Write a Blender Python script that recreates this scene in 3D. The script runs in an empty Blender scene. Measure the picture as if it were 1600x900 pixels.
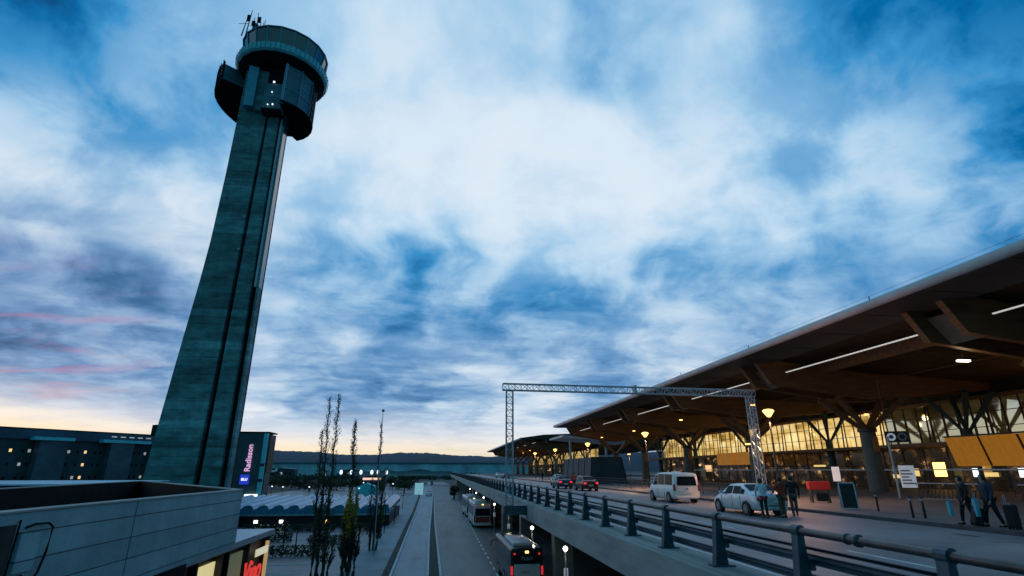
import bpy, math, random
from math import sin, cos, pi, radians
from mathutils import Vector, Matrix
random.seed(7)
S = bpy.context.scene
col = S.collection

# ------------------------------------------------------------------ camera
F, HY, VX = 840.0, 735.0, 688.0
pitch = math.atan((HY-450)/F)
yaw = math.atan((800-VX)/math.hypot(F, HY-450))
cd = bpy.data.cameras.new('camera'); cam = bpy.data.objects.new('camera', cd); col.objects.link(cam)
cam.location = (0, 0, 2.1)
cam.rotation_euler = (pi/2+pitch, 0, -yaw)
cd.sensor_width = 36; cd.lens = F/1600*36
cd.clip_start = 0.1; cd.clip_end = 30000
S.camera = cam
S.view_settings.view_transform = 'Standard'; S.view_settings.look = 'None'
S.view_settings.exposure = 0; S.view_settings.gamma = 1

def lin(c):
    return c/12.92 if c <= .04045 else ((c+.055)/1.055)**2.4
def rgb(r, g, b): return (lin(r/255), lin(g/255), lin(b/255), 1)

# ------------------------------------------------------------------ world
SUN_AZ, SUN_EL = radians(-48), radians(3)      # azimuth measured from +Y towards +X
W = bpy.data.worlds.new('World'); S.world = W; W.use_nodes = True
nt = W.node_tree; nt.nodes.clear()
class NB:
    def __init__(s, nt): s.nt = nt
    def n(s, t, **k):
        o = s.nt.nodes.new(t)
        for a, b in k.items(): setattr(o, a, b)
        return o
    def set(s, sock, v):
        if isinstance(v, bpy.types.NodeSocket): s.nt.links.new(v, sock)
        else: sock.default_value = v
    def m(s, op, a, b=None, c=None, clamp=False):
        o = s.n('ShaderNodeMath', operation=op, use_clamp=clamp)
        s.set(o.inputs[0], a)
        if b is not None: s.set(o.inputs[1], b)
        if c is not None: s.set(o.inputs[2], c)
        return o.outputs[0]
    def vm(s, op, a, b=None, out=0):
        o = s.n('ShaderNodeVectorMath', operation=op)
        s.set(o.inputs[0], a)
        if b is not None: s.set(o.inputs[1], b)
        return o.outputs[out]
    def scale(s, a, k):
        o = s.n('ShaderNodeVectorMath', operation='SCALE'); s.set(o.inputs[0], a); s.set(o.inputs[3], k); return o.outputs[0]
    def xyz(s, x, y, z):
        o = s.n('ShaderNodeCombineXYZ'); s.set(o.inputs[0], x); s.set(o.inputs[1], y); s.set(o.inputs[2], z); return o.outputs[0]
    def sep(s, v):
        o = s.n('ShaderNodeSeparateXYZ'); s.set(o.inputs[0], v); return o.outputs
    def noise(s, v, sc, det=5, rough=.55, dist=0, color=False):
        o = s.n('ShaderNodeTexNoise'); s.set(o.inputs['Vector'], v)
        o.inputs['Scale'].default_value = sc; o.inputs['Detail'].default_value = det
        o.inputs['Roughness'].default_value = rough; o.inputs['Distortion'].default_value = dist
        return o.outputs[1 if color else 0]
    def mix(s, f, a, b, bt='MIX'):
        o = s.n('ShaderNodeMix', data_type='RGBA', blend_type=bt)
        s.set(o.inputs[0], f); s.set(o.inputs[6], a); s.set(o.inputs[7], b); return o.outputs[2]
    def ramp(s, f, stops, ip='LINEAR'):
        o = s.n('ShaderNodeValToRGB'); o.color_ramp.interpolation = ip; s.set(o.inputs[0], f)
        e = o.color_ramp.elements
        while len(e) < len(stops): e.new(.5)
        for i, (p, c) in enumerate(stops): e[i].position = p; e[i].color = c
        return o.outputs[0]
    def smooth(s, v, a, b, c=0, d=1):
        o = s.n('ShaderNodeMapRange', interpolation_type='SMOOTHSTEP')
        for i, q in enumerate((v, a, b, c, d)): s.set(o.inputs[i], q)
        return o.outputs[0]
B = NB(nt)
tc = B.n('ShaderNodeTexCoord')
d0 = B.vm('NORMALIZE', tc.outputs['Generated'])
x, y, z = B.sep(d0)
zc = B.m('MAXIMUM', z, 0.0)
# cloud layer seen in perspective: direction projected on a plane overhead
den = B.m('ADD', zc, 0.10)
px = B.m('DIVIDE', x, den); py = B.m('DIVIDE', y, den)
P = B.xyz(px, py, 0.0)
warpn = B.noise(P, 1.1, 3, .5, color=True)
warp = B.vm('SUBTRACT', warpn, (0.5, 0.5, 0.5))
az = B.m('ARCTAN2', x, y)
el = B.m('ARCSINE', z)
wx, wy, wz = B.sep(warp)
U = B.xyz(B.m('MULTIPLY_ADD', wx, 0.30, az), B.m('MULTIPLY', B.m('MULTIPLY_ADD', wy, 0.18, el), 1.25), 0.0)
# cloud cover (0 = clear deep blue, 1 = bright cloud) known at points of the sky: (azimuth, elevation, cover) in degrees
CP = [(-43.7, 34.0, 0.02, 170), (-38.6, 35.2, 0.16, 170), (-32.9, 35.0, 0.3, 170), (-27.4, 38.7, 0.55, 170), (-20.4, 40.2, 0.68, 170), (-9.1, 39.6, 0.8, 170), (-1.3, 43.3, 0.74, 170), (8.9, 44.2, 0.66, 170), (20.0, 44.6, 0.42, 170), (25.4, 42.2, 0.55, 170), (32.4, 39.1, 0.7, 170), (39.9, 38.8, 0.45, 170), (45.8, 37.8, 0.18, 170), (50.9, 33.0, 0.18, 170), (57.4, 33.4, 0.04, 170), (55.0, 25.4, 0.08, 170), (51.8, 27.8, 0.22, 170), (47.7, 30.5, 0.42, 170), (39.7, 32.6, 0.64, 170), (30.0, 33.2, 0.72, 170), (41.3, 26.3, 0.58, 170), (48.5, 23.6, 0.54, 170), (52.7, 21.1, 0.32, 170), (49.0, 20.1, 0.34, 170), (-39.8, 29.9, 0.16, 170), (-36.4, 29.0, 0.46, 170), (-38.9, 25.1, 0.36, 170), (-33.3, 26.6, 0.4, 170), (-31.8, 32.7, 0.42, 170), (-28.8, 29.8, 0.52, 170), (-40.1, 22.0, 0.78, 170), (-36.6, 22.8, 0.98, 170), (-33.1, 23.4, 0.95, 170), (-28.3, 22.4, 0.85, 170), (-25.1, 22.6, 0.86, 170), (-36.4, 20.2, 0.5, 170), (-39.1, 18.2, 0.11, 300), (-11.9, 32.6, 0.86, 170), (-0.8, 35.1, 0.82, 170), (-4.2, 29.0, 0.9, 170), (-1.8, 25.9, 0.99, 170), (7.2, 32.1, 0.93, 170), (7.2, 26.2, 0.95, 170), (17.1, 29.8, 0.92, 170), (25.7, 27.6, 0.9, 170), (32.0, 24.7, 0.78, 170), (35.6, 27.1, 0.66, 170), (-32.7, 17.9, 0.182, 300), (-27.4, 17.9, 0.402, 300), (-35.7, 14.0, 0.193, 300), (-34.8, 14.2, 0.526, 300), (-36.3, 11.3, -0.004, 300), (-31.6, 12.6, 0.192, 300), (-27.1, 13.9, 0.346, 300), (-32.1, 8.8, 0.245, 300), (-27.9, 10.4, 0.48, 300), (-16.6, 26.8, 0.8, 170), (-15.1, 20.6, 0.4, 300), (-10.1, 23.2, 0.8, 300), (-9.7, 19.3, 0.4, 300), (-4.4, 21.1, 0.3, 300), (1.3, 22.7, 0.4, 300), (2.2, 18.7, 0.5, 300), (7.2, 22.1, 0.62, 300), (9.4, 18.7, 0.4, 300), (14.6, 23.3, 0.62, 300), (18.1, 21.8, 0.74, 300), (21.4, 18.9, 0.48, 300), (27.0, 21.0, 0.48, 300), (32.0, 20.3, 0.62, 300), (37.7, 19.3, 0.28, 300), (42.5, 19.0, 0.26, 300), (47.1, 17.9, 0.23, 300), (52.8, 18.5, 0.17, 300), (32.7, 17.0, 0.4, 300), (24.4, 15.3, 0.53, 300), (14.3, 16.6, 0.48, 300), (33.4, 13.8, 0.46, 300), (-16.4, 16.0, 0.44, 300), (-12.8, 11.9, 0.6, 300), (-5.1, 12.3, 0.48, 300), (0.2, 13.9, 0.62, 300), (7.2, 12.0, 0.46, 300), (14.1, 11.2, 0.53, 300), (20.7, 11.0, 0.62, 300), (-15.3, 8.0, 0.48, 300), (-6.0, 7.1, 0.46, 300), (1.9, 6.0, 0.62, 300), (10.6, 7.3, 0.62, 300), (-34.1, 6.5, 0.193, 300), (-28.0, 6.0, 0.469, 300), (-34.8, 4.5, 0.326, 300), (-5.8, 4.0, 0.65, 300), (7.2, 4.1, 0.7, 300), (-17.5, 3.1, 0.8, 300), (-29.8, 3.8, 0.542, 300), (-80, 20, 0.4, 12), (-70, 50, 0.2, 12), (90, 20, 0.2, 12), (80, 50, 0.1, 12), (0, 75, 0.5, 12), (-75, 5, 0.5, 12), (75, 5, 0.5, 12), (180, 40, 0.1, 12), (120, 60, 0.1, 12), (-120, 60, 0.1, 12)]
sw = None; sv = None
for a_, e_, c_, k_ in CP:
    dd = B.vm('DISTANCE', U, (radians(a_), radians(e_)*1.25, 0), out=1)
    w_ = B.m('POWER', math.exp(-1), B.m('MULTIPLY', B.m('MULTIPLY', dd, k_), dd))
    sw = w_ if sw is None else B.m('ADD', sw, w_)
    sv = B.m('MULTIPLY', w_, c_) if sv is None else B.m('MULTIPLY_ADD', w_, c_, sv)
sv = B.m('ADD', sv, 0.000025*.2); sw = B.m('ADD', sw, 0.000025)
cov = B.m('ADD', B.m('DIVIDE', sv, sw), .03)
Pn = B.vm('ADD', P, B.scale(warp, 0.35))
n1 = B.noise(Pn, 1.3, 9, .56)
Ps = B.vm('MULTIPLY', B.vm('ADD', P, B.scale(warp, 0.5)), (0.7, 1.25, 1))
n2 = B.noise(Ps, 1.6, 7, .6)
low = B.smooth(z, 0.06, 0.5, 1, 0)
amp2 = B.m('MULTIPLY_ADD', low, .85, 0.10)
n4 = B.noise(B.vm('ADD', B.scale(d0, 1.0), B.scale(warp, .22)), 5.5, 8, .56)
cov = B.m('ADD', cov, B.m('MULTIPLY', B.m('SUBTRACT', B.smooth(n4, .34, .64), .5), B.m('MULTIPLY_ADD', B.smooth(z, .75, .35), .20, .18)))
n5 = B.noise(B.vm('MULTIPLY', Pn, (.8, 1.1, 1)), 4.0, 6, .56)
cov = B.m('ADD', cov, B.m('MULTIPLY', B.m('SUBTRACT', n5, .5), B.m('MULTIPLY', B.smooth(z, .65, .3), .42)))
cov = B.m('ADD', cov, B.m('MULTIPLY', B.m('SUBTRACT', n1, .5), 0.42))
cov = B.m('ADD', cov, B.m('MULTIPLY', B.m('SUBTRACT', n2, .5), amp2))
cov = B.m('SMOOTH_MIN', cov, 1.0, .45)
sky = B.ramp(cov, [(0, rgb(0, 60, 112)), (.14, rgb(0, 106, 168)), (.3, rgb(56, 144, 202)), (.45, rgb(112, 170, 216)),
                   (.62, rgb(158, 200, 232)), (.82, rgb(198, 222, 242)), (1.0, rgb(226, 237, 247))])
# duller, slate coloured cloud to the left and low down
slate = B.ramp(cov, [(0, rgb(22, 72, 116)), (.2, rgb(58, 108, 156)), (.4, rgb(108, 148, 194)), (.6, rgb(154, 184, 216)), (.8, rgb(200, 216, 234)), (1, rgb(240, 242, 244))])
left = B.smooth(az, radians(-5), radians(-30))
lowm = B.smooth(el, radians(24), radians(8))
sky = B.mix(B.m('MAXIMUM', B.m('MULTIPLY', left, B.smooth(el, radians(30), radians(16))), B.m('MULTIPLY', lowm, .8)), sky, slate)
# pink lit cloud bellies low on the left
n3 = B.noise(B.vm('MULTIPLY', Pn, (0.6, 1.4, 1)), 2.3, 5, .6)
pk = B.m('MULTIPLY', B.smooth(n3, .50, .66), B.m('MULTIPLY', B.smooth(az, radians(-22), radians(-36)), B.m('MULTIPLY', B.smooth(el, radians(19), radians(11)), B.smooth(el, radians(3.5), radians(6)))))
sky = B.mix(B.m('MULTIPLY', pk, .42), sky, rgb(206, 128, 160))
# afterglow along the horizon
gf = B.m('MULTIPLY', B.smooth(az, radians(40), radians(-12)), B.smooth(az, radians(-120), radians(-75)))
ge = B.smooth(B.m('ADD', el, B.m('MULTIPLY_ADD', B.m('SUBTRACT', n2, .5), .11, B.m('MULTIPLY', B.smooth(az, radians(-15), radians(-42)), -.034))), radians(6.6), radians(1.6))
glow = B.ramp(B.smooth(B.m('ADD', el, B.m('MULTIPLY', B.smooth(az, radians(-15), radians(-42)), -.030)), radians(1.3), radians(4.6)), [(0, rgb(255, 233, 196)), (.4, rgb(255, 242, 226)), (1, rgb(225, 228, 236))])
sky = B.mix(B.m('MULTIPLY', B.m('MULTIPLY', gf, ge), 0.95), sky, glow)
# the night side of the sky, behind the camera
back = B.smooth(y, 0.25, -0.45)
sky = B.mix(B.m('MULTIPLY', back, .9), sky, rgb(62, 128, 146))
below = B.smooth(z, 0.0, -0.03)
sky = B.mix(below, sky, rgb(20, 34, 44))
nis = B.n('ShaderNodeTexSky', sky_type='NISHITA', sun_disc=False)
nis.sun_elevation = SUN_EL; nis.sun_rotation = SUN_AZ
sky2 = B.mix(1.0, sky, B.mix(1.0, nis.outputs[0], (0.004, 0.004, 0.004, 1), 'MULTIPLY'), 'ADD')
bg = B.n('ShaderNodeBackground'); B.set(bg.inputs[0], sky2); bg.inputs[1].default_value = 1.0
ow = B.n('ShaderNodeOutputWorld'); nt.links.new(bg.outputs[0], ow.inputs[0])
W.cycles.sampling_method = 'MANUAL'; W.cycles.sample_map_resolution = 512

sun = bpy.data.lights.new('sun', 'SUN'); sun.energy = 0.25; sun.angle = radians(60); sun.color = (1, .78, .6)
so = bpy.data.objects.new('sun', sun); col.objects.link(so)
sd = Vector((sin(SUN_AZ)*cos(SUN_EL), cos(SUN_AZ)*cos(SUN_EL), sin(SUN_EL)))
so.rotation_euler = (-sd).to_track_quat('-Z', 'Y').to_euler(); so.location = (0, 0, 60)

# ------------------------------------------------------------------ materials
def mat(name, c, rough=.7, metal=0, var=.25, sc=1.5, bump=0, bsc=20, emit=None, es=0, spec=.5, wcoord=False, stretch=None, c2=None):
    m = bpy.data.materials.new(name); m.use_nodes = True
    t = m.node_tree; b = NB(t); p = t.nodes['Principled BSDF']
    tcn = b.n('ShaderNodeTexCoord')
    v = tcn.outputs['Object'] if not wcoord else b.n('ShaderNodeNewGeometry').outputs['Position']
    if stretch: v = b.vm('MULTIPLY', v, stretch)
    c = tuple(c[:3])+(1,)
    hi = tuple(min(1, q*(1+var)) for q in c[:3])+(1,); lo = tuple(q*(1-var) for q in c[:3])+(1,)
    if c2: hi = tuple(c2[:3])+(1,)
    f = b.noise(v, sc, 6, .62)
    b.set(p.inputs['Base Color'], b.ramp(f, [(.3, lo), (.7, hi)]))
    fr = b.noise(v, sc*2.7, 4, .6)
    b.set(p.inputs['Roughness'], b.m('MULTIPLY_ADD', b.m('SUBTRACT', fr, .5), .3*rough, rough, clamp=True))
    p.inputs['Metallic'].default_value = metal
    p.inputs['Specular IOR Level'].default_value = spec
    if bump:
        bn = b.n('ShaderNodeBump'); bn.inputs['Strength'].default_value = bump; bn.inputs['Distance'].default_value = .02
        b.set(bn.inputs['Height'], b.noise(v, bsc, 4, .6)); t.links.new(bn.outputs[0], p.inputs['Normal'])
    if emit:
        p.inputs['Emission Color'].default_value = tuple(emit[:3])+(1,); p.inputs['Emission Strength'].default_value = es
    return m
def glassy(name, tint, rough=.05, base=(.01, .014, .018), emit=None, es=0):
    m = mat(name, base, rough, 0, .2, .5)
    p = m.node_tree.nodes['Principled BSDF']
    p.inputs['Specular IOR Level'].default_value = 1.0
    p.inputs['IOR'].default_value = tint
    if emit: p.inputs['Emission Color'].default_value = tuple(emit)+(1,); p.inputs['Emission Strength'].default_value = es
    return m
M = {}
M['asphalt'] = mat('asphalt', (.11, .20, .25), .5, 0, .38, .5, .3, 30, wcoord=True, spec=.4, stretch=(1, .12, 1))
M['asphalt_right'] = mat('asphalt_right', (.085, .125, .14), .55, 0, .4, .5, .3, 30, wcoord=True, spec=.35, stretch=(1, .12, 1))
M['deck_asphalt'] = mat('deck_asphalt', (.27, .235, .25), .5, 0, .4, .22, .3, 30, wcoord=True, spec=.4)
M['paving'] = mat('paving', (.16, .14, .14), .65, 0, .25, .8, .3, 20, wcoord=True)
M['ground'] = mat('ground', (.025, .04, .038), .9, 0, .4, .02, wcoord=True)
M['plaza'] = mat('plaza', (.03, .08, .105), .45, 0, .75, .22, .2, 8, wcoord=True)
M['plaza_light'] = mat('plaza_light', (.085, .18, .22), .6, 0, .35, .3, wcoord=True)
M['stain'] = mat('stain', (.05, .065, .075), .5, 0, .4, 1, wcoord=True)
M['paint'] = mat('paint', (.62, .66, .66), .6, 0, .3, 2, wcoord=True)
M['kerb'] = mat('kerb', (.42, .48, .50), .7, 0, .3, 2, .2, wcoord=True)
M['kerb_dark'] = mat('kerb_dark', (.06, .065, .07), .7, 0, .3, 2, .2, wcoord=True)
M['grass'] = mat('grass', (.02, .035, .03), .95, 0, .5, 1, wcoord=True)
M['hill'] = mat('hill', (.022, .05, .085), .95, 0, .35, .004, wcoord=True)
M['steel'] = mat('steel', (.12, .2, .24), .45, .5, .3, 3, .1)
M['galv'] = mat('galv', (.34, .44, .52), .45, .6, .2, 3)
M['rail_blue'] = mat('rail_blue', (.035, .085, .115), .5, .3, .3, 2.5, .15)
M['rail_pipe'] = mat('rail_pipe', (.075, .083, .092), .42, .6, .35, 2.0, .15)
M['dark'] = mat('dark', (.012, .016, .018), .8, 0, .4, 2, spec=.1)
M['black'] = mat('black', (.006, .007, .008), .5, 0, .3, 2)
M['rubber'] = mat('rubber', (.01, .01, .011), .85, 0, .3, 5)
M['white_paint'] = mat('white_paint', (.86, .82, .80), .3, 0, .06, 2)
M['silver'] = mat('silver', (.66, .71, .74), .3, .3, .06, 2)
M['dark_red'] = mat('dark_red', (.13, .02, .02), .3, .2, .1, 2)
M['dark_blue'] = mat('dark_blue', (.02, .035, .07), .3, .2, .1, 2)
M['car_glass'] = glassy('car_glass', 1.25, .12, (.012, .02, .025)); M['car_glass'].node_tree.nodes['Principled BSDF'].inputs['Specular IOR Level'].default_value = .1
M['alloy'] = mat('alloy', (.35, .37, .38), .35, .7, .1, 3)
M['tail'] = mat('tail', (.5, .02, .02), .3, emit=(1, .03, .05), es=1.5)
M['tail_off'] = mat('tail_off', (.25, .015, .02), .25)
M['head'] = mat('head', (.7, .72, .75), .15)
M['plate'] = mat('plate', (.6, .6, .58), .5)
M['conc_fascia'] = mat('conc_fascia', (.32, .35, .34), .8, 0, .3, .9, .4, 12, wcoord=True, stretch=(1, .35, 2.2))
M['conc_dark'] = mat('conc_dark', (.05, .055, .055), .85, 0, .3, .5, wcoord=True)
M['pillar'] = mat('pillar', (.26, .25, .22), .8, 0, .3, 1, .2)
M['roof_edge'] = mat('roof_edge', (.85, .72, .72), .7, 0, .18, .4, wcoord=True)
M['soffit'] = mat('soffit', (.075, .072, .07), .7, 0, .2, .3, wcoord=True)
M['roof_under'] = mat('roof_under', (.03, .019, .012), .75, 0, .5, .25, wcoord=True, stretch=(.3, 3, 1))
M['timber'] = mat('timber', (.23, .125, .06), .55, 0, .35, 1.2, .1, wcoord=True, stretch=(.3, 3, 3))
M['timber_glow'] = mat('timber_glow', (.6, .24, .03), .5, 0, .5, 1.1, wcoord=True, stretch=(1, 3, .5), emit=(1, .38, .03), es=.2)  # orange timber with a faint glow put into the material, no lamp inside
M['col_conc'] = mat('col_conc', (.17, .17, .155), .8, 0, .25, 1.3, .3, 10)
M['timber_ring'] = mat('timber_ring', (.5, .25, .09), .5, 0, .2, 1.5)
M['inner_dark'] = mat('inner_dark', (.03, .028, .026), .7, 0, .5, .4, wcoord=True)
M['shopfront'] = mat('shopfront', (.035, .032, .028), .5, 0, .85, .9, wcoord=True)
M['mullion'] = mat('mullion', (.06, .055, .05), .5, .4, .2, 1)
M['strip'] = mat('strip', (.8, .8, .8), .4, emit=(.85, .83, .82), es=.55)
M['lamp_warm'] = mat('lamp_warm', (.8, .6, .3), .4, emit=(1, .55, .12), es=4)
M['lamp_white'] = mat('lamp_white', (.8, .8, .8), .4, emit=(1, .97, .9), es=4)
M['lamp_white_dim'] = mat('lamp_white_dim', (.8, .8, .8), .4, emit=(.85, .93, 1), es=1.6)
M['win_warm'] = mat('win_warm', (.3, .2, .1), .4, emit=(1, .62, .28), es=1.0)
M['win_yellow'] = mat('win_yellow', (.4, .3, .1), .5, 0, .3, .5, emit=(1, .72, .26), es=.8, wcoord=True)
M['red'] = mat('red', (.62, .03, .025), .4, 0, .15, 2)
M['orange'] = mat('orange', (.8, .10, .03), .6, 0, .15, 3)
M['skin'] = mat('skin', (.45, .26, .19), .5, 0, .1, 6)
M['hair'] = mat('hair', (.02, .014, .01), .6, 0, .3, 12)
M['cloth_black'] = mat('cloth_black', (.012, .013, .017), .85, 0, .4, 6, .3, 60)
M['cloth_navy'] = mat('cloth_navy', (.02, .035, .06), .85, 0, .4, 6, .3, 60)
M['cloth_white'] = mat('cloth_white', (.55, .6, .64), .85, 0, .2, 6, .3, 60)
M['cloth_red'] = mat('cloth_red', (.30, .045, .025), .85, 0, .35, 5, .3, 60)
M['cloth_pink'] = mat('cloth_pink', (.55, .09, .14), .85, 0, .2, 5)
M['cloth_cyan'] = mat('cloth_cyan', (.06, .35, .45), .85, 0, .2, 5)
M['cloth_brown'] = mat('cloth_brown', (.12, .08, .05), .85, 0, .3, 5)
M['notice'] = mat('notice', (.75, .78, .82), .5, emit=(.8, .86, 1), es=.2)
M['cab_glass'] = glassy('cab_glass', 1.6, .08, (.012, .045, .06))
M['cab_band'] = mat('cab_band', (.14, .66, .76), .5, 0, .25, 1.5)
M['clad'] = mat('clad', (.055, .15, .2), .5, .2, .3, .8)
M['clad_light'] = mat('clad_light', (.06, .34, .46), .5, .2, .15, .8)
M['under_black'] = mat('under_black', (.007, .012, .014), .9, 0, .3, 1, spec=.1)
M['vault'] = mat('vault', (.05, .25, .42), .3, .2, .3, .6)
M['facade_dark'] = mat('facade_dark', (.022, .03, .04), .7, 0, .5, .3, wcoord=True, spec=.15)
M['facade_blue'] = mat('facade_blue', (.06, .10, .13), .6, 0, .4, .3, wcoord=True)
M['roof_blue'] = mat('roof_blue', (.03, .075, .12), .5, 0, .35, .1, wcoord=True)
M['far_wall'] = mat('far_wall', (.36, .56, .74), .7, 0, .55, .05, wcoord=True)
M['leaf'] = mat('leaf', (.075, .075, .03), .8, 0, .6, .5)
M['leaf_yellow'] = mat('leaf_yellow', (.52, .33, .02), .8, 0, .6, .7)
M['leaf_dark'] = mat('leaf_dark', (.03, .04, .02), .9, 0, .6, .4)
M['bark'] = mat('bark', (.04, .035, .03), .9, 0, .4, 4, .4, 30)
M['magenta'] = mat('magenta', (.8, .5, .75), .4, emit=(.95, .5, .85), es=.7)
M['blu_sq'] = mat('blu_sq', (.02, .03, .4), .4, emit=(.02, .05, .6), es=.7)
M['sign_blue'] = mat('sign_blue', (.02, .03, .5), .4, emit=(.06, .10, .9), es=1.4)
M['red_lit'] = mat('red_lit', (.7, .05, .04), .4, emit=(1, .07, .05), es=1.3)
M['bus_white'] = mat('bus_white', (.62, .64, .66), .3, 0, .08, 1)
M['bus_red'] = mat('bus_red', (.22, .03, .02), .35, 0, .3, 1)
M['bus_dark'] = mat('bus_dark', (.018, .02, .03), .25, .1, .3, 1)

def grooved(name, base, dz=.42, depth=.45, axis=2, grad=None, strong=.35, width=.04, vary=.25, big=None):
    """concrete cast in horizontal lifts"""
    m = mat(name, base, .8, 0, vary, .5, wcoord=True, stretch=(.9, .9, 2.2))
    t = m.node_tree; b = NB(t); p = t.nodes['Principled BSDF']
    pos = b.n('ShaderNodeNewGeometry').outputs['Position']
    zz = b.sep(pos)[axis]
    q = b.m('DIVIDE', zz, dz)
    fr = b.m('FRACT', q)
    line = b.m('MULTIPLY', b.m('LESS_THAN', fr, width/dz), strong)
    wn = b.n('ShaderNodeTexWhiteNoise', noise_dimensions='1D'); b.set(wn.inputs['W'], b.m('FLOOR', q))
    row = b.m('MULTIPLY_ADD', wn.outputs[0], vary, 1-vary/2)
    src = p.inputs['Base Color'].links[0].from_socket
    st_ = b.noise(b.vm('MULTIPLY', pos, (1.6, 1.6, .12)), 1.0, 6, .65)
    row = b.m('MULTIPLY', row, b.m('MULTIPLY_ADD', b.smooth(st_, .35, .7), .22 if big else .16, .87 if big else .9))
    if big:
        w2 = b.n('ShaderNodeTexWhiteNoise', noise_dimensions='1D'); b.set(w2.inputs['W'], b.m('FLOOR', b.m('DIVIDE', zz, big/3)))
        row = b.m('MULTIPLY', row, b.m('MULTIPLY_ADD', b.m('GREATER_THAN', w2.outputs[0], .78), .35, .95))
    k = b.m('MULTIPLY', row, b.m('SUBTRACT', 1.0, line))
    b.set(p.inputs['Base Color'], b.mix(1.0, src, b.xyz(k, k, k), 'MULTIPLY'))
    bn = b.n('ShaderNodeBump'); bn.inputs['Strength'].default_value = depth; bn.inputs['Distance'].default_value = .03
    b.set(bn.inputs['Height'], b.m('SUBTRACT', b.noise(pos, 6, 4, .6), b.m('MULTIPLY', line, 2.0)))
    t.links.new(bn.outputs[0], p.inputs['Normal'])
    return m
M['tower_conc'] = grooved('tower_conc', (.095, .23, .25), 1.3, .3, strong=.35, width=.09, vary=.5, big=9.0)
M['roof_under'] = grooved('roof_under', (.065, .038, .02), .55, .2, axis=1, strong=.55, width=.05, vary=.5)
M['wall_conc'] = grooved('wall_conc', (.24, .38, .42), .40, .5, strong=.75, width=.022, vary=.2)

# terminal glazing: mirror-like dusk glass with warm inside light put into it as emission
def glazing(name, es, ior, tint=(1, .93, .72, 1)):
    m = bpy.data.materials.new(name); m.use_nodes = True
    t = m.node_tree; b = NB(t); p = t.nodes['Principled BSDF']
    pos = b.n('ShaderNodeNewGeometry').outputs['Position']
    f = b.noise(b.vm('MULTIPLY', pos, (1, .22, .8)), .7, 3, .5)
    b.set(p.inputs['Base Color'], b.ramp(f, [(.3, (.012, .012, .012, 1)), (.7, (.03, .028, .02, 1))]))
    p.inputs['Roughness'].default_value = .05; p.inputs['IOR'].default_value = ior
    p.inputs['Specular IOR Level'].default_value = .7
    p.inputs['Specular Tint'].default_value = tint
    wn = b.n('ShaderNodeTexWhiteNoise', noise_dimensions='2D'); sp = b.sep(pos)
    b.set(wn.inputs['Vector'], b.xyz(b.m('FLOOR', b.m('DIVIDE', sp[1], 1.75)), b.m('FLOOR', b.m('DIVIDE', sp[2], 1.5)), 0.0))
    f = b.m('ADD', f, b.m('MULTIPLY', b.m('SUBTRACT', wn.outputs[0], .55), .22))
    b.set(p.inputs['Emission Color'], b.ramp(f, [(.28, (.30, .17, .03, 1)), (.45, (.80, .52, .15, 1)), (.7, (1, .76, .34, 1))]))
    p.inputs['Emission Strength'].default_value = es
    return m
def lower_glass():  # interior lights drawn as glowing noise patches in the glass
    m = bpy.data.materials.new('lower_glass'); m.use_nodes = True
    t = m.node_tree; b = NB(t); p = t.nodes['Principled BSDF']
    pos = b.n('ShaderNodeNewGeometry').outputs['Position']
    v = b.vm('MULTIPLY', pos, (1, .55, .9))
    vo = b.n('ShaderNodeTexVoronoi'); b.set(vo.inputs['Vector'], v); vo.inputs['Scale'].default_value = 1.1; vo.inputs['Randomness'].default_value = 1.0
    f = b.noise(v, .8, 5, .7)
    k = b.m('MULTIPLY', b.smooth(f, .46, .7), b.sep(vo.outputs['Color'])[0])
    b.set(p.inputs['Base Color'], b.ramp(f, [(.3, (.01, .01, .01, 1)), (.7, (.05, .045, .035, 1))]))
    p.inputs['Roughness'].default_value = .12; p.inputs['IOR'].default_value = 1.7
    b.set(p.inputs['Emission Color'], b.ramp(k, [(.0, (.012, .008, .005, 1)), (.25, (.10, .05, .018, 1)), (.5, (.5, .25, .08, 1)), (.8, (1, .75, .45, 1))]))
    p.inputs['Emission Strength'].default_value = .55
    return m
M['shopfront'] = lower_glass()
M['glazing'] = glazing('terminal_glass', .03, 3.0, (.75, .95, 1, 1)); M['glazing_lit'] = glazing('terminal_glass_lit', .9, 2.1)

M['brown_dark'] = mat('brown_dark', (.035, .04, .04), .8, 0, .5, 2, spec=.2)
M['facade_mid'] = mat('facade_mid', (.035, .06, .075), .7, 0, .4, .3)
M['inner_teal'] = mat('inner_teal', (.05, .10, .10), .7, 0, .3, 1)
M['red_sign'] = mat('red_sign', (.6, .04, .03), .4, emit=(1, .06, .05), es=.6)
M['tail_bus'] = mat('tail_bus', (.4, .02, .02), .3, emit=(1, .04, .06), es=.55)
M['clad_dk'] = mat('clad_dk', (.03, .075, .09), .6, 0, .35, .3)
M['brick'] = mat('brick', (.20, .09, .07), .8, 0, .4, .6)
M['win_dim'] = mat('win_dim', (.1, .12, .12), .3, emit=(.75, .85, .8), es=.35)
M['win_brown'] = mat('win_brown', (.25, .15, .08), .5, 0, .5, .8, emit=(.9, .48, .2), es=.26)
M['win_tan'] = mat('win_tan', (.4, .3, .15), .5, 0, .6, .8, emit=(1, .62, .25), es=.38)
M['win_cream'] = mat('win_cream', (.6, .5, .3), .5, 0, .5, .8, emit=(1, .85, .40), es=.6)
M['win_olive'] = mat('win_olive', (.15, .17, .1), .5, 0, .5, .8, emit=(.5, .6, .35), es=.12)
M['win_pink'] = mat('win_pink', (.6, .4, .3), .5, emit=(1, .62, .5), es=1)
M['sign_cream'] = mat('sign_cream', (.7, .7, .5), .5, 0, .4, 6, emit=(1, .93, .65), es=.5)
M['sign_white'] = mat('sign_white', (.8, .8, .8), .5, emit=(.9, .95, 1), es=1.2)
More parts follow.
